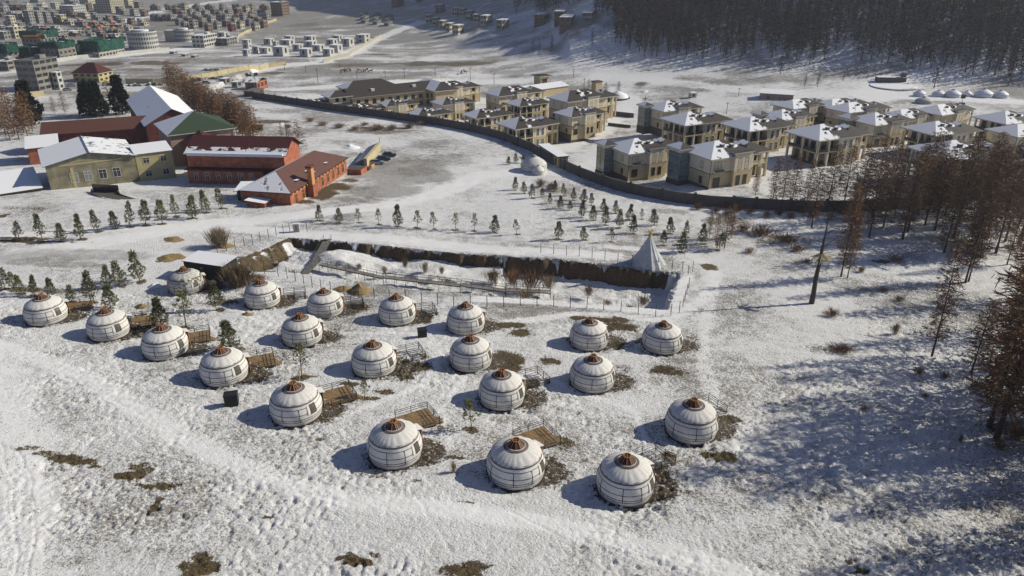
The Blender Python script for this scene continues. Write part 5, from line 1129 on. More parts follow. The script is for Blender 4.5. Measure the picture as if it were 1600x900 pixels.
# -- compound wall
def wall_run(pts, h, th, mat, name, label, cat, posts=0, cap=None, zfn=None, seg=4.0, group=None):
    P = [at(*q)[0] for q in pts]; Q = []
    for a, c in zip(P[:-1], P[1:]):
        n = max(1, int(math.hypot(c.x-a.x, c.y-a.y)/seg))
        for k in range(n): Q.append((a.x+(c.x-a.x)*k/n, a.y+(c.y-a.y)*k/n))
    Q.append((P[-1].x, P[-1].y)); ox, oy, oz = Q[0][0], Q[0][1], P[0].z; root = empty(name, (ox, oy, oz)); b = MB(); L0 = []; 
    for i, (x, y) in enumerate(Q):
        a = Q[max(0, i-1)]; c = Q[min(len(Q)-1, i+1)]; d = math.hypot(c[0]-a[0], c[1]-a[1])+1e-9; nx, ny = -(c[1]-a[1])/d*th/2, (c[0]-a[0])/d*th/2; z = float(ground0(x, y))-oz
        L0 += [(x-ox-nx, y-oy-ny, z-1), (x-ox+nx, y-oy+ny, z-1), (x-ox+nx, y-oy+ny, z+h), (x-ox-nx, y-oy-ny, z+h)]
    F = []
    for i in range(len(Q)-1):
        for k in range(4): F.append((i*4+k, (i+1)*4+k, (i+1)*4+(k+1) % 4, i*4+(k+1) % 4))
    F += [(0, 1, 2, 3), (len(L0)-1, len(L0)-2, len(L0)-3, len(L0)-4)]; b.raw(L0, F, mat); b.build('wall_face' if not posts else 'panel', root)
    if cap:
        b = MB(); L1 = [(p[0]+(0), p[1], p[2]) for p in L0]; F1 = []
        V = []
        for i in range(len(Q)):
            q = L0[i*4+2]; r = L0[i*4+3]; m_ = ((q[0]+r[0])/2, (q[1]+r[1])/2); V += [(m_[0]+(q[0]-m_[0])*1.3, m_[1]+(q[1]-m_[1])*1.3, q[2]+.01), (m_[0]+(r[0]-m_[0])*1.3, m_[1]+(r[1]-m_[1])*1.3, q[2]+.01), (m_[0]+(r[0]-m_[0])*1.1, m_[1]+(r[1]-m_[1])*1.1, q[2]+.14), (m_[0]+(q[0]-m_[0])*1.1, m_[1]+(q[1]-m_[1])*1.1, q[2]+.14)]
        for i in range(len(Q)-1):
            for k in range(4): F1.append((i*4+k, i*4+(k+1) % 4, (i+1)*4+(k+1) % 4, (i+1)*4+k))
        b.raw(V, F1, cap); b.build('coping', root)
    if posts:
        for i in range(0, min(len(Q), 99*posts), posts):
            x, y = Q[i]; z = float(ground0(x, y))-oz; b = MB(); b.box((x-ox, y-oy, z+h*.5), (th*1.8, th*1.8, h*1.12+.4), mat); b.build('post', root)
    return tag(root, label, cat, group)
wall_run(CWPX, 2.9, .35, 'wall_grey', 'compound_wall', 'long dark wall curving round the villa estate', 'wall', 2, None)
wall_run([(1180, 327), (1260, 331), (1350, 330), (1440, 322), (1520, 312), (1640, 300)], 2.9, .35, 'wall_grey', 'compound_wall', 'dark estate wall behind the larch belt at right', 'wall', 2, None)
a, _ = at(838, 246); r10, L10 = site('gatehouse', (842, 244), (872, 262), .3); walls(r10, 0, 0, L10, 3.2, -2, 3.6, 'yellow_panel'); roof_on(r10, 0, 0, L10, 3.2, 3.6, .1, 'flat', 'roof_grey', {'s': .95}, .35, 'frame_brown', .3)
for k in range(5): win(r10, 's', L10*(.12+.19*k), .8, .9, 1.9, (0, 0, L10, 3.2), 'frame_brown'); 
win(r10, 'e', 1.6, .6, 1.6, 2.2, (0, 0, L10, 3.2), 'frame_brown'); tag(r10, 'narrow ochre cabin with flat snowy roof inside the wall above the big dome yurt', 'cabin')
# -- villas
def at_in(px, py, h):
    # a point h metres above the sunken estate ground (rays pass over the higher meadow outside first)
    wx = np.array([q[0] for q in CWPX])
    a = float(np.interp(px, wx, CWD)) if px < 1180 else 0.0
    global CW
    c_, CW = CW, None; p, t = at(px, py, h-a); CW = c_
    return p, t
def make_villa(kind, snowy=True):
    """main block 13 x 11, rear wing to the right; kind a: glass stair tower, b: corner balcony, c: plain long house"""
    root = empty('villa'); H = 8.6; h1 = 4.3
    L_, W_ = (13.5, 11.5) if kind != 'c' else (20, 11.5); rc = (0, 0, L_, W_)
    if kind == 'b':
        walls(root, 2.4, 0.0+2.0, L_, W_, -2, h1, 'stone_tan', 'lower_wall'); walls(root, 2.4, 2.0, L_, W_, h1+.003, H, 'stone_cream', 'upper_wall')
        walls(root, 8.2, .02, L_, 2.0, -2, h1, 'stone_tan', 'bay_lower_wall'); walls(root, 8.2, .02, L_, 2.0, h1+.003, H, 'stone_cream', 'bay_upper_wall')
        b = MB(); b.box((4.1, W_/2, h1+.1), (8.2, W_, .35), 'stone_tan'); b.build('balcony_floor', root)
        for x, y in ((.3, .3), (.3, W_/2), (.3, W_-.3), (4.2, .3), (7.9, .3)): b = MB(); b.box((x, y, H/2-.6), (.5, .5, H+1), 'stone_cream'); b.build('column', root)
        b = MB(); b.box((.1, W_/2, h1+.75), (.08, W_-1, .9), 'dark_metal'); b.box((4.1, .1, h1+.75), (7.2, .08, .9), 'dark_metal'); b.build('balcony_rail', root)
        rr_ = (2.4, 2.0, L_, W_)
        for u in (1.8, 4.6, 7.4):
            for z, h in ((.4, 2.9), (h1+.35, 2.8)): win(root, 'w', u, z, 1.5, h, rr_)
        for u in (1.6, 4.2):
            for z, h in ((.4, 2.9), (h1+.35, 2.8)): win(root, 's', u, z, 1.5, h, rr_)
        rb = (8.2, .02, L_, 2.0)
        for u in (1.5, 3.7):
            for z, h in ((.6, 2.7), (h1+.5, 2.6)): win(root, 's', u, z, 1.0, h, rb, 'white_paint')
    else:
        walls(root, 0, 0, L_, W_, -2, h1, 'stone_tan', 'lower_wall'); walls(root, -.05, -.05, L_+.05, W_+.05, h1+.003, H, 'stone_cream', 'upper_wall')
        x0 = 6.6 if kind == 'a' else 9.5; rb = (x0, -1.1, x0+5.4, .2)
        walls(root, x0, -1.1, x0+5.4, .2, -2, h1+.2, 'stone_tan', 'bay_lower_wall'); walls(root, x0-.05, -1.15, x0+5.45, .2, h1+.203, H+.9, 'stone_cream', 'bay_upper_wall')
        b = MB(); b.box((x0+2.7, -.5, H+1.0), (6.2, 2.0, .28), 'fascia', mat_top='roof_dark', snow_top=.2); b.build('bay_cornice', root)
        for u in (1.6, 3.8):
            for z, h in ((.5, 2.6), (h1+.6, 3.1)): win(root, 's', u, z, 1.0, h, rb, 'frame_brown')
        win(root, 's', 2.2, .4, 2.0, 2.5, rc); win(root, 's', 2.2, h1+.7, 2.0, 2.4, rc)
        if kind == 'c':
            for u in (5.6, 8.0, 16.8): win(root, 's', u, h1+.8, 1.2, 2.2, rc); win(root, 's', u, .6, 1.2, 2.3, rc)
        for u in (3.0, 8.2):
            for z in (.9, h1+1.0): win(root, 'w', u, z, .95, 1.9, rc)
        b = MB(); b.box((2.2, -.45, h1+.35), (2.8, .9, .14), 'fascia'); b.box((2.2, -.88, h1+.8), (2.8, .05, .8), 'dark_metal'); b.build('window_balcony', root)
    b = MB(); b.box((L_/2, W_/2, h1), (L_+.3 if kind != 'b' else L_-8, W_+.3, .16), 'plinth'); b.build('string_course', root) if kind != 'b' else None
    walls(root, -.12 if kind != 'b' else 2.3, .1, L_*.6, W_+.12, -3, .5, 'plinth', 'plinth')
    sn = {'w': .86, 's': [.9, .72, .85, .6, .35, .1, .2, .05] if snowy else [.1, .05, .35, .62, .3, .05, .02, .1], 'n': .95, 'e': .15}
    roof_on(root, 0, 0, L_, W_, H+.05, 3.0, 'hip', 'roof_dark', sn, 1.0)
    # chimneys and the snow lodged behind them
    for (x, y, s) in [(L_*.42, W_*.28, .8), (L_*.62, W_*.24, .7)]:
        zz = H+3.0*min(1, (y+1)/(W_/2+1)); b = MB(); b.box((x, y, zz+.3), (1.3*s, .9*s, 1.0), 'wall_grey', rz=.1); b.box((x, y, zz+.85), (1.5*s, 1.1*s, .12), 'snow', rz=.1); b.build('roof_vent', root)
        V = []; n = 10
        for k in range(n): a_ = 2*math.pi*k/n; dx, dy = 1.5*s*math.cos(a_)*(1+.2*math.sin(k*2.3)), .8*s*math.sin(a_); xx, yy = x+1.7*s+dx, y+.1+dy+dx*.25; V.append((xx, yy, H+3.0*min(1, (yy+1)/(W_/2+1))+.04))
        cx_, cy_ = x+1.5*s, y+.2; V.append((cx_, cy_, H+3.0*min(1, (cy_+1)/(W_/2+1))+.38)); b = MB(); b.raw(V, [(k, (k+1) % n, n) for k in range(n)], 'snow'); b.build('roof_snow_drift', root, True)
    # rear wing with a loggia
    wl = 7.5; wx0, wy0 = L_, 2.6; wrc = (wx0, wy0+1.6, wx0+wl, W_)
    walls(root, wx0, wy0+1.6, wx0+wl, W_, -2, h1, 'stone_tan', 'wing_lower_wall'); walls(root, wx0, wy0+1.6, wx0+wl, W_, h1+.003, H-.7, 'stone_cream', 'wing_upper_wall')
    for x in (wx0+2.4, wx0+4.8, wx0+wl-.25): b = MB(); b.box((x, wy0+.2, H/2-.9), (.55, .55, H), 'stone_tan'); b.build('column', root)
    b = MB(); b.box((wx0+wl/2, wy0+.9, h1+.05), (wl, 1.9, .35), 'stone_cream'); b.box((wx0+wl/2, wy0+.1, h1+.65), (wl, .12, .75), 'stone_cream'); b.build('loggia_floor', root)
    for u in (1.6, 4.2):
        for z in (.4, h1+.4): win(root, 's', u, z, 1.7, 2.4, wrc)
    win(root, 'e', 3, h1+.6, 1.3, 2.0, wrc); win(root, 'e', 3, .6, 1.3, 2.2, wrc)
    roof_on(root, wx0-.2, wy0, wx0+wl, W_+.3, H-.65, 2.2, 'hip', 'roof_dark', {'w': .5, 's': .12, 'n': .9, 'e': .2}, .8, name='wing_roof')
    b = MB(); b.bar((-.1, -.12, 0), (-.1, -.12, H), .09, 'frame_brown'); b.build('drainpipe', root)
    if kind == 'a':
        b = MB(); b.box((-1.6, W_-1.2, 4.6), (3.2, 4.4, 9.4), 'glass_blue'); b.build('stair_tower', root)
        b = MB()
        for z in (1.0, 3.2, 5.4, 7.6): b.box((-1.6, W_-1.2, z), (3.3, 4.5, .14), 'grey_metal')
        for x, y in ((-3.2, W_-3.4), (0, W_-3.4), (-3.2, W_+1.0), (-1.6, W_-3.42), (-3.22, W_-1.2)): b.bar((x, y, -1), (x, y, 9.3), .09, 'grey_metal')
        b.build('tower_mullions', root); roof_on(root, -3.2, W_-3.4, .2, W_+1.0, 9.7, 1.3, 'hip', 'roof_dark', {'w': .97, 's': .12}, .7, name='tower_roof'); walls(root, -3.4, W_-3.6, .1, W_+1.2, -3, .35, 'plinth', 'tower_plinth')
        walls(root, -3.25, W_-3.45, .1, W_+1.05, 8.6, 9.6, 'stone_cream', 'tower_band')
    return root
VP = {k: make_villa(k) for k in 'abc'}; VP['d'] = make_villa('c', False); VP['e'] = make_villa('b', False); VP['f'] = make_villa('a', False)
for o_ in list(VP['f'].children): bpy.data.objects.remove(o_) if o_.name.startswith('tower') or o_.name.startswith('stair') else None; vused = set()
VL = [  # roof corner nearest the camera in the photo, type, yaw, scale, label
    (982, 243, 'a', 26, 1.0, 'pale villa with a blue glass tower, nearest to the wall left of centre right'),
    (1111, 252, 'a', 26, 1.12, 'largest cream villa with glass tower, closest to the larch belt and wall'),
    (1070, 198, 'b', 27, 1.05, 'villa with shaded corner balcony directly behind the nearest glass tower villa'),
    (1171, 207, 'b', 27, 1.05, 'villa with corner balcony behind the largest cream villa'),
    (1037, 176, 'a', 27, .95, 'villa with dark glass tower at the far edge, left of the tall balcony villa'),
    (1222, 190, 'a', 28, .9, 'villa with heavy roof snow, squeezed between two balcony villas at centre right'),
    (1280, 222, 'b', 24, 1.12, 'big balcony villa half hidden by russet larches, right of centre right'),
    (1327, 178, 'c', 26, .9, 'plain villa at the far row above the leafless tree'),
    (1368, 198, 'a', 24, 1.0, 'villa behind the tall leafless larch, glass tower at its left'),
    (1472, 182, 'c', 30, .9, 'long villa in the back row below the far snowy yurts'),
    (1410, 188, 'c', 26, .8, 'small snow roofed villa between the leafless larch and the back row'),
    (1462, 214, 'b', 20, 1.05, 'snow roofed villa above the hidden one among the larches at right'),
    (1572, 196, 'b', 18, 1.05, 'wide villa with smooth snowy roof at the right edge'),
    (1590, 216, 'c', 16, .95, 'villa at the right edge in front of the wide smooth roofed one'),
    (1478, 252, 'b', 12, 1.2, 'nearest villa at right, only its snowy roof showing over the larches'),
    (1240, 172, 'c', 30, .85, 'low dark roofed villa in the back row beside the pink warehouse'),
    (1300, 170, 'c', 24, .8, 'far villa with a dark saddle roof right of the pink warehouse'),
    (475, 165, 'd', 33, .55, 'lowest little villa at the left end of the estate wall'),
    (543, 176, 'd', 34, .72, 'villa with a snowy roof end behind the wall, in front of the clubhouse'),
    (604, 168, 'f', 34, .78, 'villa right behind the clubhouse front, its roof end snowy'),
    (653, 184, 'e', 34, .82, 'villa close behind the wall with white columns and two roof vents'),
    (691, 166, 'f', 34, .85, 'villa between the column fronted one and the long two storey one'),
    (679, 143, 'd', 34, 1.0, 'long villa with a balcony in the back row right of the clubhouse'),
    (779, 152, 'd', 34, .98, 'long villa in the back row with streaks of snow on its dark roof'),
    (812, 168, 'e', 35, .85, 'tan villa in the middle of the left group, bare tree at its ridge'),
    (744, 187, 'e', 34, .88, 'villa behind the wall with a balcony, left of the one with orange columns'),
    (805, 204, 'e', 34, 1.0, 'villa with square columns nearest the ochre cabin and the dome yurt'),
    (893, 185, 'f', 34, .88, 'stone villa at the right end of the left group beside the dark pole'),
    (886, 161, 'd', 34, 1.05, 'long villa joined by the brown chimney tower')]
for px, py, k, yaw, s, lab in VL:
    zs = (.89 if px > 950 else .94); hs = 8.65*s*zs; p, _ = at_in(px, py, hs-.3); z = p.z-(hs-.3); o = VP[k] if k not in vused else copy_tree(VP[k]); vused.add(k)
    ya = R(yaw); off = Vector((math.cos(ya)-math.sin(ya), math.sin(ya)+math.cos(ya), 0))*s   # the eave corner lies 1 m outside the wall corner
    o.location = (p.x+off.x, p.y+off.y, z); o.rotation_euler = (0, 0, ya); o.scale = (s, s, s*zs); tag(o, lab, 'villa', 'villas of the walled estate')
# clubhouse
p, _ = at_in(550, 152, 7.5); root = empty('clubhouse', (p.x, p.y, p.z-7.5), R(33))
walls(root, 0, 0, 44, 14, -2, 7.2, 'stone_tan'); roof_on(root, 0, 0, 44, 14, 7.2, 3.4, 'gable', 'roof_dark', {'s': .12, 'n': .9}, 1.1, 'fascia', name='main_roof')
for k in range(10): win(root, 's', 3+k*4.1, 3.6, 1.7, 2.1, (0, 0, 44, 14)); win(root, 's', 3+k*4.1, .5, 1.7, 2.0, (0, 0, 44, 14))
walls(root, -15, -2, .02, 12, -2, 4.6, 'stone_tan', 'front_wing_wall'); roof_on(root, -15, -2, -.6, 12, 4.6, 1.0, 'hip', 'roof_dark', {'w': .95, 's': .15}, 1.2, name='front_wing_roof')
walls(root, -10, 1, -.5, 10, 5, 8.2, 'stone_cream', 'upper_wall'); roof_on(root, -10, 1, -.5, 10, 8.2, 2.2, 'hip', 'roof_dark', {'w': .97, 's': .12}, 1.2, name='upper_roof')
for u in (2.6, 5.2): win(root, 'w', u, 5.9, 1.3, 1.7, (-10, 1, -.5, 10)); win(root, 'w', u+4, .9, 1.3, 2.2, (-15, -2, 0, 12))
for u in (3, 6.5): win(root, 's', u, 6.0, 1.5, 1.6, (-10, 1, -.5, 10))
walls(root, 40, -8, 52, 18, -2, 7.8, 'stone_tan', 'cross_wing_wall'); roof_on(root, 40, -8, 52, 18, 7.8, 3.2, 'hip', 'roof_dark', {'w': .85, 's': .15}, 1.1, name='cross_wing_roof'); 
for u in (4, 9): win(root, 'w', 26-u+0, 4, 1.4, 2.2, (40, -8, 52, 18))
walls(root, 4, 16, 30, 28, -2, 8.4, 'stone_tan', 'rear_wall'); roof_on(root, 4, 16, 30, 28, 8.4, 3.0, 'hip', 'roof_dark', {'w': .95, 's': .15}, 1.1, name='rear_roof')
for x in (12, 34): b = MB(); b.box((x, 3.4, 9.4), (1.8, 1.2, 1.2), 'white_paint', mat_top='snow'); b.build('roof_vent', root)
tag(root, 'largest building of the estate, long dark roofed clubhouse with stepped front wing', 'clubhouse')
# chimney tower, lookout, curved hall
p, _ = at(931, 165); root = empty('chimney_tower', (p.x, p.y, p.z), R(33)); b = MB(); b.box((0, 0, 5.4), (4.0, 3.4, 12.4), 'stone_tan'); b.build('shaft', root); b = MB(); b.box((0, 0, 11.8), (4.5, 3.9, .5), 'plinth'); b.build('cap', root)
b = MB(); b.box((-10, .6, 3.4), (12, 5, 8.6), 'yellow_panel'); b.build('arcade_wall', root)
for k in range(4): b = MB(); b.lathe([(1.0, 0), (.85, .25)], 14, 'window_dark', a0=0, a1=math.pi); o = b.build('arch_window', root); o.rotation_euler = (R(90), 0, 0); o.location = (-14.2+k*2.9, -1.95, 4.6)
tag(root, 'square brown chimney tower with a yellow arched wall beside it', 'tower')
p, _ = at(846, 141); root = empty('lookout', (p.x, p.y, p.z), R(33)); b = MB(); b.box((0, 0, 3.8), (6, 6, 8.4), 'stone_tan'); b.build('wall', root); win(root, 's', 3, 4.5, 3, 2, (-3, -3, 3, 3)); roof_on(root, -3.4, -3.4, 3.4, 3.4, 8.2, .8, 'hip', 'roof_dark', {'w': .2, 's': .1}, 1.2); tag(root, 'square lookout pavilion with wide flat roof behind the left villa group', 'pavilion')
p, _ = at(812, 158); root = empty('curved_hall', (p.x, p.y, p.z), R(38)); walls(root, 0, 0, 34, 13, -2, 4.6, 'stone_tan', gable='x', rise=1.4); roof_on(root, 0, 0, 34, 13, 4.6, 1.6, 'gable', 'roof_dark', {'s': .93, 'n': .9}, .5, 'fascia'); win(root, 's', 8, 1, 2, 2, (0, 0, 34, 13)); tag(root, 'low hall with a smooth snowy roof beside the lookout pavilion', 'building')
p, _ = at(1186, 155); q, _ = at(1239, 156); root = empty('warehouse', (p.x, p.y, p.z), math.atan2(q.y-p.y, q.x-p.x)); L_ = math.hypot(q.x-p.x, q.y-p.y); walls(root, 0, 0, L_, 8, -2, 3.0, 'pink_plaster'); roof_on(root, 0, 0, L_, 8, 3.0, .9, 'shed', 'roof_grey', {'s': .97}, .4, 'pink_plaster'); win(root, 's', 4, .5, 1.2, 1.4, (0, 0, L_, 8)); tag(root, 'long low pink warehouse with a white snow roof on the plain', 'warehouse')
p, _ = at(1082, 152); root = empty('cabin', (p.x, p.y, p.z), R(10)); walls(root, -1.6, -1.3, 1.6, 1.3, -1, 2.4, 'white_wall'); roof_on(root, -1.6, -1.3, 1.6, 1.3, 2.4, .5, 'hip', 'roof_grey', {'s': 1, 'w': 1}, .3, 'white_paint'); win(root, 's', 1.6, .6, .9, 1.2, (-1.6, -1.3, 1.6, 1.3)); tag(root, 'tiny white cabin on the plain right of the tallest pole', 'cabin')
p, _ = at(965, 154); root = empty('round_pavilion', (p.x, p.y, p.z)); b = MB(); b.lathe([(6.4, -.5), (6.4, .6), (6.0, .8)], 24, 'plinth'); b.build('base', root); b = MB(); b.lathe([(5.6, .8), (4.6, 2.2), (1.2, 3.4), (.01, 4.2)], 24, 'snow'); b.build('tent_roof', root, True); tag(root, 'round snow covered pavilion beside the small bare trees on the plain', 'pavilion')
p, _ = at(1395, 135); root = empty('viewing_platform', (p.x, p.y, p.z), R(-6)); b = MB(); b.lathe([(11, -4), (11, .2), (10.6, .4), (.01, .5)], 32, 'snow'); b.lathe([(11.08, -4), (11.08, .1)], 32, 'concrete'); b.build('terrace', root); b = MB(); b.box((2, 10, 1.5), (14, 4, 3.4), 'plinth', mat_top='snow'); b.box((8, 10, 4.2), (2.0, 2, 2), 'plinth'); b.build('rear_wall', root); tag(root, 'round snow topped terrace with a dark rear wall at the foot of the wood', 'terrace')
p, _ = at(1502, 164); root = empty('sign_board', (p.x, p.y, p.z), R(-10)); b = MB(); b.bar((0, 0, -.3), (0, 0, 3.2), .1, 'dark_metal'); b.build('post', root); b = MB(); b.box((0, 0, 3.6), (2.0, .15, 1.6), 'plinth'); b.build('board', root); b = MB(); b.box((0, -.3, .5), (2.2, .8, 1.1), 'black_panel'); b.build('plinth', root); tag(root, 'small dark board on a post in front of the far snowy yurts', 'board')
# ---------------------------------------------------------------- the town on the plain
def block(px, py, wpx, hpx, mat, label, cat='building', group=None, yaw=-10, share=.5, roof='flat', rmat='roof_grey', snow=.8, fl=3.1, bay=3.4, name='apartment_block', winmat='window_dark', rise=1.6, net=0, wfrac=.5, parts=True):
    p, t = at(px, py); be = math.atan2(p.x, p.y); ps = R(yaw); r = (math.cos(be), -math.sin(be))
    a = abs(math.cos(ps)*r[0]+math.sin(ps)*r[1]); b_ = abs(-math.sin(ps)*r[0]+math.cos(ps)*r[1]); Wt = wpx*t/FPX
    L_ = Wt*share/max(a, .25); W_ = min(Wt*(1-share)/max(b_, .2), 3.0*L_+8); H = hpx*t/FPX/.98
    root = empty(name, (p.x, p.y, p.z), ps)
    vd = Vector((math.sin(be), math.cos(be)))      # push the centre back by half a depth
    root.location = (p.x+vd.x*(L_+W_)*.22, p.y+vd.y*(L_+W_)*.22, p.z); x0, y0, x1, y1 = -L_/2, -W_/2, L_/2, W_/2
    b = MB(); b.raw([(x0, y0, -4), (x1, y0, -4), (x1, y1, -4), (x0, y1, -4), (x0, y0, H), (x1, y0, H), (x1, y1, H), (x0, y1, H)], [(0, 1, 5, 4), (1, 2, 6, 5), (2, 3, 7, 6), (3, 0, 4, 7), (4, 5, 6, 7)], mat)
    b.build('wall', root)
    nf = max(1, int(round(H/fl))); b = MB(); cnt = 0; tot = sum(max(1, int(q/bay)) for q in (L_, W_, W_))*nf; few = tot <= 12 or (tot <= 100 and hpx >= 12)
    for side, ln in (('s', L_), ('e', W_), ('w', W_)):
        nb = max(1, int(ln/bay))
        for i in range(nb):
            for j in range(nf):
                u = ln*(i+.5)/nb; z = H*(j+.32)/nf; ww = ln/nb*wfrac; hh = H/nf*.5
                if side == 's': q = [(x0+u-ww/2, y0-.06, z), (x0+u+ww/2, y0-.06, z), (x0+u+ww/2, y0-.06, z+hh), (x0+u-ww/2, y0-.06, z+hh)]
                elif side == 'e': q = [(x1+.06, y0+u-ww/2, z), (x1+.06, y0+u+ww/2, z), (x1+.06, y0+u+ww/2, z+hh), (x1+.06, y0+u-ww/2, z+hh)]
                else: q = [(x0-.06, y0+u+ww/2, z), (x0-.06, y0+u-ww/2, z), (x0-.06, y0+u-ww/2, z+hh), (x0-.06, y0+u+ww/2, z+hh)]
                if few: b = MB()
                b.face(q, winmat)
                if few: o = b.build('window', root)
    if not few: o = b.build('windows', root)
    if nf*3 > 100: o['kind'] = 'stuff'
    if roof == 'flat':
        roof_on(root, x0, y0, x1, y1, H, 0, 'flat', rmat, {'s': snow}, .25, mat, .5)
        if L_ > 9: b = MB(); b.box((L_*.15, W_*.1, H+.9), (min(5, L_*.3), min(4, W_*.4), 1.8), mat, mat_top=rmat, snow_top=snow); b.build('roof_hut', root)
    else: roof_on(root, x0, y0, x1, y1, H, rise, roof, rmat, {'w': snow, 'n': snow, 's': snow*.6, 'e': snow*.35}, .6, 'fascia', .3)
    if net:
        b = MB(); rgn = random.Random(int(px)); n = 14
        for side in range(4):
            for lay in range(2):
                q0 = [(x0, y0), (x1, y0), (x1, y1), (x0, y1)][side]; q1 = [(x1, y0), (x1, y1), (x0, y1), (x0, y0)][side]; nx, ny = [(0, -1), (1, 0), (0, 1), (-1, 0)][side]
                V = []
                for k in range(n+1):
                    u = k/n; e = .9+rgn.uniform(-.3, .3); x, y = q0[0]+(q1[0]-q0[0])*u+nx*e, q0[1]+(q1[1]-q0[1])*u+ny*e
                    V += [(x, y, H-net+rgn.uniform(-.5, .5)), (x, y, H+1.8+rgn.uniform(-.4, .8))]
                b.raw(V, [(2*k, 2*k+2, 2*k+3, 2*k+1) for k in range(n)], 'green_net')
        for k in range(10):
            u = -L_/2+L_*(k+.5)/10; b.face([(u-L_*.04, y0, H+.6+rgn.uniform(0, 1)), (u+L_*.04, y0, H+.8), (u+L_*.04, y0+W_*.7, H+1.2+rgn.uniform(0, 1)), (u-L_*.04, y0+W_*.7, H+.7)], 'green_net')
        b.build('safety_netting', root)
    tag(root, label, cat, group); return root, (L_, W_, H)
# named landmarks of the town
block(14, 97, 32, 22, 'concrete', 'part built block wrapped in green netting at the left edge of the photo', 'construction', net=4, snow=.5, name='construction_block')
block(50, 94, 44, 14, 'concrete', 'low part built block with green netting above the bare concrete frame', 'construction', net=3, snow=.5, name='construction_block')
block(95, 94, 48, 22, 'concrete', 'part built block with dark side and green netting only round its top right', 'construction', net=1.5, snow=.5, name='construction_block')
block(66, 74, 50, 20, 'concrete', 'tall part built block with green netting on top, behind the others', 'construction', net=3, snow=.4, name='construction_block')
block(122, 90, 22, 14, 'concrete', 'small part built block with green netting between two bigger ones', 'construction', net=3.5, snow=.4, name='construction_block')
block(163, 89, 62, 20, 'concrete_light', 'widest part built block, bright green netting above white frames', 'construction', net=5, share=.4, snow=.4, wfrac=.7, name='construction_block')
block(68, 142, 58, 46, 'concrete', 'bare dark concrete frame block of six open floors above the spruces', 'construction', share=.42, wfrac=.8, snow=.3, name='concrete_frame_block')
block(14, 110, 34, 14, 'concrete', 'low unfinished concrete building at the left edge below the netted block', 'construction', snow=.8, wfrac=.8, name='concrete_frame_block')
block(94, 140, 14, 26, 'white_wall', 'narrow white block leaning against the bare concrete frame', snow=.6)
block(84, 122, 12, 14, 'yellow_panel', 'small yellow house between the concrete frame and the red roofed house', snow=.5)
block(148, 128, 56, 13, 'yellow_panel', 'pale yellow mansion with a dark red hipped roof and gable', 'mansion', roof='hip', rmat='roof_red', snow=.1, share=.62, name='mansion', rise=5)
for nm, px, py, rw, fl_, lab in [('round_building', 216, 79, 22, 4, 'white round four storey building with rings of dark windows'), ('round_building', 283, 66, 15, 3, 'smaller white round building behind the big round one')]:
    p, t = at(px, py); r = rw*t/FPX; H = fl_*3.3; root = empty(nm, (p.x, p.y+r, p.z)); b = MB(); b.lathe([(r, -4), (r, H), (r-.4, H+.4)], 48, 'white_wall'); b.lathe([(r-.4, H+.2), (.01, H+.3)], 32, 'roof_grey'); b.build('wall', root)
    n = 36
    for f in range(fl_):
        for k in range(n):
            if math.sin(2*math.pi*k/n) > .25: continue
            b = MB(); a0 = 2*math.pi*k/n; a1 = a0+2*math.pi/n*.5; z0 = f*3.3+1.1; b.face([((r+.08)*math.cos(a), (r+.08)*math.sin(a), z) for a, z in ((a0, z0), (a1, z0), (a1, z0+1.7), (a0, z0+1.7))], 'window_dark'); b.build('window', root)
    b = MB(); b.lathe([(r*.5, H), (r*.5, H+1.5), (.01, H+1.6)], 24, 'snow'); b.build('roof_drum', root)
    if rw < 20: b = MB(); b.box((-r*1.1, -r*.3, H*.5-.5), (r*1.2, r*.9, H+1), 'cream_wall', mat_top='snow'); b.build('side_block', root)
    tag(root, lab, 'building')
block(322, 74, 38, 18, 'white_wall', 'white and green banded block right of the two round buildings', snow=.8, share=.45, wfrac=.7)
block(356, 71, 30, 11, 'grey_wall', 'low terrace of snow roofed houses right of the green banded block', snow=.95)
block(439, 25, 28, 20, 'brown_wall', 'lone brown block with a yellow top floor on the snowy plain', snow=.95, share=.6)
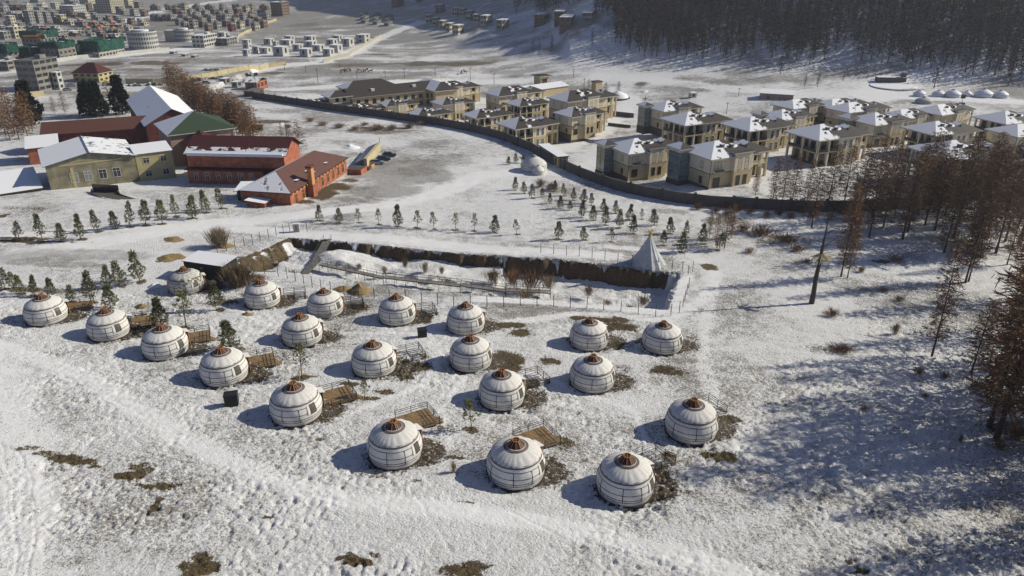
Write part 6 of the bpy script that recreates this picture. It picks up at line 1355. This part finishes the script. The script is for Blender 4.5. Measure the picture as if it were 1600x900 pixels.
for i, (px, py, w_, h, m_, lab) in enumerate([(175, 20, 40, 20, 'cream_wall', 'tall cream apartment slab, the right one of the two at the top left'), (202, 12, 14, 13, 'cream_wall', 'small cream block touching the right end of the tall slab'), (140, 13, 24, 14, 'cream_wall', 'tall cream apartment slab, the left one of the two at the top left'),
    (117, 25, 36, 15, 'white_wall', 'long low white building in front of the cream slabs'), (49, 40, 15, 22, 'grey_wall', 'dark grey tower, first from the left of the four tower blocks'), (63, 39, 13, 20, 'grey_wall', 'dark grey tower, second from the left of the four tower blocks'),
    (75, 36, 13, 17, 'grey_wall', 'dark grey tower, third from the left of the four tower blocks'), (87, 34, 13, 15, 'grey_wall', 'dark grey tower, rightmost of the four tower blocks'), (20, 44, 14, 18, 'cream_wall', 'beige block left of the dark towers, nearer the photo edge'), (32, 40, 14, 18, 'cream_wall', 'beige block touching the left side of the dark towers'),
    (44, 20, 16, 12, 'cream_wall', 'cream block above the dark towers, left'), (68, 18, 15, 11, 'cream_wall', 'cream block above the dark towers, middle'), (88, 14, 14, 9, 'cream_wall', 'cream block above the dark towers, right'), (98, 38, 14, 14, 'yellow_panel', 'pale yellow stepped building right of the dark towers'),
    (25, 60, 22, 17, 'cream_wall', 'beige apartment house left of the tall netted block'), (8, 62, 18, 12, 'grey_wall', 'grey apartment house at the left edge, mid town'), (62, 48, 16, 8, 'pink_plaster', 'pinkish low house below the dark towers'), (92, 58, 30, 9, 'grey_wall', 'long grey snow roofed shed above the netted blocks'),
    (116, 56, 22, 7, 'cream_wall', 'low beige shed right of the long grey one'), (8, 24, 16, 12, 'grey_wall', 'grey block at the top left corner, lower'), (16, 10, 22, 9, 'grey_wall', 'grey block at the top left corner, upper'), (60, 4, 22, 8, 'grey_wall', 'grey block cut by the top edge of the photo'), (110, 6, 16, 8, 'grey_wall', 'grey block behind the long white building at the top'),
    (122, 38, 22, 6, 'grey_wall', 'low snow roofed house below the long white building'), (30, 26, 10, 8, 'grey_wall', 'small grey house between the corner blocks and the towers'), (190, 75, 10, 12, 'concrete_light', 'narrow grey building left of the big round one')]):
    block(px, py, w_, h, m_, lab, snow=.75, share=.5)
# orange roofed houses, dark suburb, small roofs
def row(lst, lab, group, **kw):
    for i, a in enumerate(sorted(lst, key=lambda q: (q[0], q[1]))): block(*a, label=lab % ORD[i] if '%' in lab else lab, group=group, **kw)
rg = random.Random(12)
row([(128+6.2*k+(k*7 % 5), 38+(k*11 % 15), 11, 5.5, 'brown_wall') for k in range(10)], 'small house with an orange tiled roof, %s from the left in the orange roofed quarter', 'orange roofed houses', roof='hip', rmat='orange_roof', snow=.08, name='town_house', cat='house', rise=2.4)
row([(276+(k*13.7) % 146, 18+(k*29 % 33), 12+(k*5 % 5), 8+(k*3 % 4), ('brown_wall', 'grey_wall', 'brick_dark', 'cream_wall', 'grey_wall')[k % 5]) for k in range(36)], 'dark suburban house with patchy snow, %s from the left in the suburb', 'suburban houses beyond the round buildings', roof='hip', rmat='roof_grey', snow=.55, name='town_house', cat='house', rise=1.8, yaw=-14)
row([(132+(k*17.3) % 60, 52+(k*13 % 13), 9, 5, ('grey_wall', 'brown_wall')[k % 2]) for k in range(12)], 'tiny grey roofed house, %s from the left behind the green netted blocks', 'small houses behind the netted blocks', roof='hip', snow=.6, name='town_house', cat='house')
row([(4+(k*23.1) % 130, 46+(k*7 % 12), 10, 5.5, ('grey_wall', 'cream_wall', 'brown_wall')[k % 3]) for k in range(14)], 'tiny low house in the old quarter, %s from the left', 'small houses of the old quarter', snow=.7, name='town_house', cat='house')
row([(2+(k*31.7) % 226, 12+(k*17.3 % 54), 8+(k*3 % 7), 5+(k*5 % 6), ('grey_wall', 'grey_wall', 'brown_wall', 'concrete', 'cream_wall')[k % 5]) for k in range(135)], 'far small town building in the crowded quarter at the top left', 'crowded town buildings', snow=.5, name='town_house', cat='building')
row([(240+(k*21.3) % 190, 16+(k*17 % 34), 9+(k*3 % 6), 6+(k*7 % 4), ('brown_wall', 'grey_wall', 'concrete', 'brick_dark')[k % 4]) for k in range(46)], 'far small house among the larger houses of the suburb', 'small houses of the suburb', roof='hip', snow=.35, name='town_house', cat='house', rise=1.6)
# cubic white villas
row([(387, 76, 14, 13, 'white_wall'), (386, 88, 12, 10, 'white_wall'), (402, 83, 14, 10, 'white_wall'), (421, 70, 16, 9, 'white_wall'), (431, 73, 9, 8, 'white_wall'), (416, 84, 18, 9, 'white_wall'), (440, 88, 24, 14, 'white_wall'), (453, 66, 16, 9, 'white_wall'), (450, 72, 22, 9, 'white_wall'), (466, 80, 16, 10, 'white_wall'),
     (485, 66, 18, 9, 'white_wall'), (486, 73, 20, 8, 'white_wall'), (479, 89, 20, 12, 'white_wall'), (498, 80, 20, 9, 'white_wall'), (519, 71, 18, 9, 'white_wall'), (528, 64, 16, 8, 'white_wall'), (514, 88, 18, 11, 'white_wall'), (526, 82, 20, 11, 'white_wall'), (544, 73, 20, 12, 'white_wall'), (568, 67, 22, 12, 'white_wall'), (349, 60, 20, 9, 'white_wall'), (366, 66, 14, 8, 'white_wall')],
    'white cubic flat roofed villa, %s from the left in the white estate', 'white cubic villas', snow=.95, name='cubic_villa', cat='villa', share=.6, fl=4.4, bay=6, wfrac=.28, yaw=-14)
# terraces of narrow houses on the slope
row([(671, 36, 12, 12, 'cream_wall'), (682, 40, 13, 12, 'cream_wall'), (692, 46, 13, 13, 'cream_wall'), (703, 50, 14, 13, 'cream_wall'), (716, 54, 18, 14, 'cream_wall')], 'narrow cream house with dark glazed front, %s from the left in the lower slope terrace', 'lower terrace of cream houses', snow=.95, name='terrace_house', cat='house', yaw=-22, share=.5, fl=4, bay=2.6, wfrac=.75)
row([(714, 25, 14, 12, 'cream_wall'), (724, 26, 13, 12, 'cream_wall'), (735, 33, 15, 15, 'cream_wall'), (747, 35, 15, 12, 'cream_wall'), (760, 39, 19, 14, 'cream_wall')], 'narrow cream house with dark glazed front, %s from the left in the upper slope terrace', 'upper terrace of cream houses', snow=.95, name='terrace_house', cat='house', yaw=-22, share=.5, fl=4, bay=2.6, wfrac=.75)
block(785, 47, 22, 15, 'cream_wall', 'single cream house standing apart right of the two slope terraces', 'house', yaw=-22, snow=.95, name='terrace_house', fl=4, wfrac=.6)
block(688, 20, 16, 12, 'grey_wall', 'grey green house above the upper left end of the slope terraces', 'house', snow=.6, name='town_house')
block(622, 11, 20, 11, 'brown_wall', 'brown house with a pale front gable near the top centre', 'house', roof='hip', snow=.3, name='town_house')
block(655, 3, 10, 6, 'brown_wall', 'small brown house cut by the top edge near the centre', 'house', snow=.3, name='town_house')
for px, py, w_, h, lab in [(846, 38, 26, 15, 'brown brick shell of a house, left of three on the slope'), (876, 32, 24, 14, 'brown brick shell of a house, the rear one on the slope'), (886, 43, 30, 16, 'brown brick shell of a house, the front right one on the slope')]:
    block(px, py, w_, h, 'brown_wall', lab, 'house shell', 'unfinished brick houses on the slope', snow=.95, name='brick_shell_house', share=.6, wfrac=.65)
block(919, 34, 28, 14, 'grey_wall', 'open grey green frame house right of the brick shells on the slope', 'house shell', snow=.95, name='brick_shell_house', wfrac=.8)
block(968, 37, 26, 12, 'white_wall', 'white gabled house at the left edge of the wood', 'house', roof='gable', rmat='roof_red', snow=.2, name='town_house', wfrac=.2, rise=2.5)
row([(569+(k*19 % 56), 26+(k*7 % 16), 14, 4, 'grey_wall') for k in range(9)], 'low dark shed with a sloping roof, %s from the left at the slope foot', 'low dark sheds', roof='shed', snow=.4, name='shed', cat='shed', rise=1.5, winmat='window_dark')
row([(276, 134, 12, 6, 'white_wall'), (300, 133, 14, 6, 'white_wall')][:1], 'white shipping container like hut beyond the bare trees', None, snow=.95, name='hut', cat='hut')
block(353, 132, 16, 9, 'grey_wall', 'pale square hut beyond the brown trees, left of two', 'hut', snow=.95, name='hut'); block(371, 137, 16, 9, 'grey_wall', 'pale square hut beyond the brown trees, right of two', 'hut', snow=.95, name='hut')
block(402, 140, 34, 12, 'brick', 'long low brick house with snowy roof left of the villa estate', 'house', snow=.95, roof='gable', rise=2, name='brick_house'); block(398, 150, 30, 8, 'brown_wall', 'low brown timber stack shed in front of the low brick house', 'shed', snow=.2, name='shed')
block(396, 204, 30, 8, 'green_net', 'green fence panel among the bare trees behind the red building', 'fence panel', snow=.1, name='green_fence', share=.95, wfrac=.05)
for k, (px, py) in enumerate([(290, 88), (305, 90), (272, 84)]): block(px, py, 12, 3.5, 'grey_wall', 'row of snow covered stalls below the round buildings, %s from the left' % ORD[(k+1) % 3], 'stall', 'snowy stalls', snow=.95, name='stall')
# walls and fences of the plain
wall_run([(75, 99), (120, 92), (190, 86), (265, 79)], 2.4, .3, 'white_wall', 'site_wall', 'long white wall in front of the netted construction blocks', 'wall', 0, seg=20)
wall_run([(198, 130), (240, 131), (290, 128), (340, 118), (420, 106), (447, 102)], 2.6, .3, 'yellow_fence', 'yellow_fence', 'long yellow panel fence across the plain beyond the brown trees', 'fence', 1, seg=9)
wall_run([(372, 59), (398, 46), (418, 37), (432, 32)], 2.6, .4, 'yellow_fence', 'yellow_fence', 'pale yellow wall along the lane right of the suburb', 'fence', 2, seg=14)
wall_run([(505, 98), (545, 88), (570, 72), (596, 57)], 2.2, .4, 'cream_wall', 'road_wall', 'pale wall along the slanting road right of the white estate', 'wall', 0, seg=14)
wall_run([(35, 148), (48, 152), (70, 150)], 2.6, .2, 'yellow_fence', 'yellow_fence', 'short yellow fence below the concrete frame beside the spruce', 'fence', 2, seg=6)
wall_run([(880, 180), (930, 178), (990, 184)], 2.0, .3, 'plinth', 'garden_wall', 'brown garden wall between the left group and centre villas', 'wall', 0)
wall_run([(950, 196), (985, 200)], 1.2, .2, 'plinth', 'garden_wall', 'short brown fence left of the dark glass tower', 'wall', 0)
# tower crane
p, t = at(50, 96); k_ = t/FPX; root = empty('tower_crane', (p.x, p.y+15, p.z)); b = MB()
for s in (-.8, .8): b.bar((s, -.8, 0), (s, -.8, 38*k_), .22, 'crane_paint'); b.bar((s, .8, 0), (s, .8, 38*k_), .22, 'crane_paint')
for z in np.arange(0, 38*k_-2, 2.2): b.bar((-.8, -.8, z), (.8, -.8, z+2.2), .12, 'crane_paint'); b.bar((.8, .8, z), (-.8, .8, z+2.2), .12, 'crane_paint')
b.build('mast', root); b = MB(); b.bar((-26*k_, 0, 34*k_), (8*k_, 0, 34*k_), .55, 'crane_paint'); b.build('jib', root); b = MB(); b.box((7*k_, 0, 33.5*k_), (3, 2, 3), 'concrete'); b.build('counterweight', root); tag(root, 'orange tower crane among the green netted blocks at the left', 'crane')
# dark parked machines and rubble rows beyond the brown trees
rg = random.Random(4)
rm = MB(); V = []
def rubble(px, py, wpx, hpx, lab):
    p, t = at(px, py); b = MB(); Wm = wpx*t/FPX; hm = hpx*t/FPX
    for k in range(26): b.box((rg.uniform(-.5, .5)*Wm, rg.uniform(-2, 2), rg.uniform(0, .5)*hm), (rg.uniform(.5, 2.2), rg.uniform(.5, 1.6), rg.uniform(.4, 1)*hm), 'rubble' if rg.random() < .8 else 'white_wall', rz=rg.uniform(0, 3), snow_top=0, mat_top='snow' if rg.random() < .3 else None)
    tag(b.build('rubble_heap', None, False, (p.x, p.y, p.z)), lab, 'rubble heap', 'dark heaps beyond the brown trees')
for i, (px, py, w_, h) in enumerate([(215, 134, 30, 4), (245, 133, 28, 4), (270, 132, 26, 4), (305, 126, 26, 5), (335, 123, 24, 4), (385, 118, 30, 5), (400, 124, 26, 3), (330, 110, 28, 4), (375, 128, 26, 4), (175, 133, 24, 5)]): rubble(px, py, w_, h, 'dark heap of rubble and scrap beyond the brown trees, number %s from the left' % ORD[[9, 0, 0, 0, 0, 0, 0, 0, 0, 0][i]] if 0 else 'dark low heap of scrap and rubble on the plain beyond the brown trees')
# horses on the plain
def make_horse():
    V = [(-.7, 0, 1.25), (-.25, 0, 1.22), (.3, 0, 1.22), (.72, 0, 1.28), (1.05, 0, 1.62), (1.25, 0, 1.92), (1.6, 0, 1.72),
         (-.82, .17, .98), (-.92, .17, .55), (-.86, .17, .02), (-.82, -.17, .98), (-.72, -.17, .55), (-.66, -.17, .02), (.68, .16, .85), (.72, .16, .48), (.70, .16, .02), (.68, -.16, .85), (.58, -.16, .48), (.60, -.16, .02), (-1.0, 0, 1.15), (-1.12, 0, .7)]
    E = [(0, 1), (1, 2), (2, 3), (3, 4), (4, 5), (5, 6), (0, 7), (7, 8), (8, 9), (0, 10), (10, 11), (11, 12), (3, 13), (13, 14), (14, 15), (3, 16), (16, 17), (17, 18), (0, 19), (19, 20)]
    Rr = [.30, .30, .30, .29, .18, .14, .08, .17, .08, .06, .17, .08, .06, .14, .07, .055, .14, .07, .055, .08, .06]
    me = bpy.data.meshes.new('horse'); me.from_pydata(V, E, []); o = bpy.data.objects.new('horse', me); C.objects.link(o)
    m = o.modifiers.new('skin', 'SKIN'); 
    for i, r in enumerate(Rr): me.skin_vertices[0].data[i].radius = (r, r)
    me.skin_vertices[0].data[0].use_root = True
    s = o.modifiers.new('sub', 'SUBSURF'); s.levels = 1; s.render_levels = 1
    dg = bpy.context.evaluated_depsgraph_get(); m2 = bpy.data.meshes.new_from_object(o.evaluated_get(dg)); o.modifiers.clear(); o.data = m2; m2.materials.clear(); m2.materials.append(M['horse_coat']); return o
hs = make_horse()
for i, (px, py) in enumerate([(536, 113), (541, 113), (547, 112), (562, 113), (569, 113), (573, 112), (579, 114), (721, 116), (727, 115)]):
    p, _ = at(px, py); o = hs if i == 0 else hs.copy()
    if i: C.objects.link(o)
    o.location = (p.x, p.y, p.z); o.rotation_euler = (0, 0, i*1.1); o.scale = (1.25,)*3; tag(o, 'dark brown horse standing in the loose group on the snowy plain', 'horse', 'horses grazing on the plain')
make_ground()
# ---------------------------------------------------------------- haze
hz = bpy.data.materials.new('haze'); hz.use_nodes = True; t = hz.node_tree; t.nodes.remove(t.nodes['Principled BSDF'])
pv = t.nodes.new('ShaderNodeVolumePrincipled'); pv.inputs['Color'].default_value = (.80, .86, .95, 1); pv.inputs['Density'].default_value = HAZE; pv.inputs['Anisotropy'].default_value = .2
t.links.new(pv.outputs[0], t.nodes['Material Output'].inputs['Volume'])
b = MB(); M['haze'] = hz; b.raw([(-6000, -900, -45), (6000, -900, -45), (6000, 5200, -45), (-6000, 5200, -45), (-6000, -900, 900), (6000, -900, 900), (6000, 5200, 900), (-6000, 5200, 900)], [(0, 3, 2, 1), (4, 5, 6, 7), (0, 1, 5, 4), (1, 2, 6, 5), (2, 3, 7, 6), (3, 0, 4, 7)], 'haze')
if HAZE > 0: o = b.build('haze'); tag(o, kind='stuff')
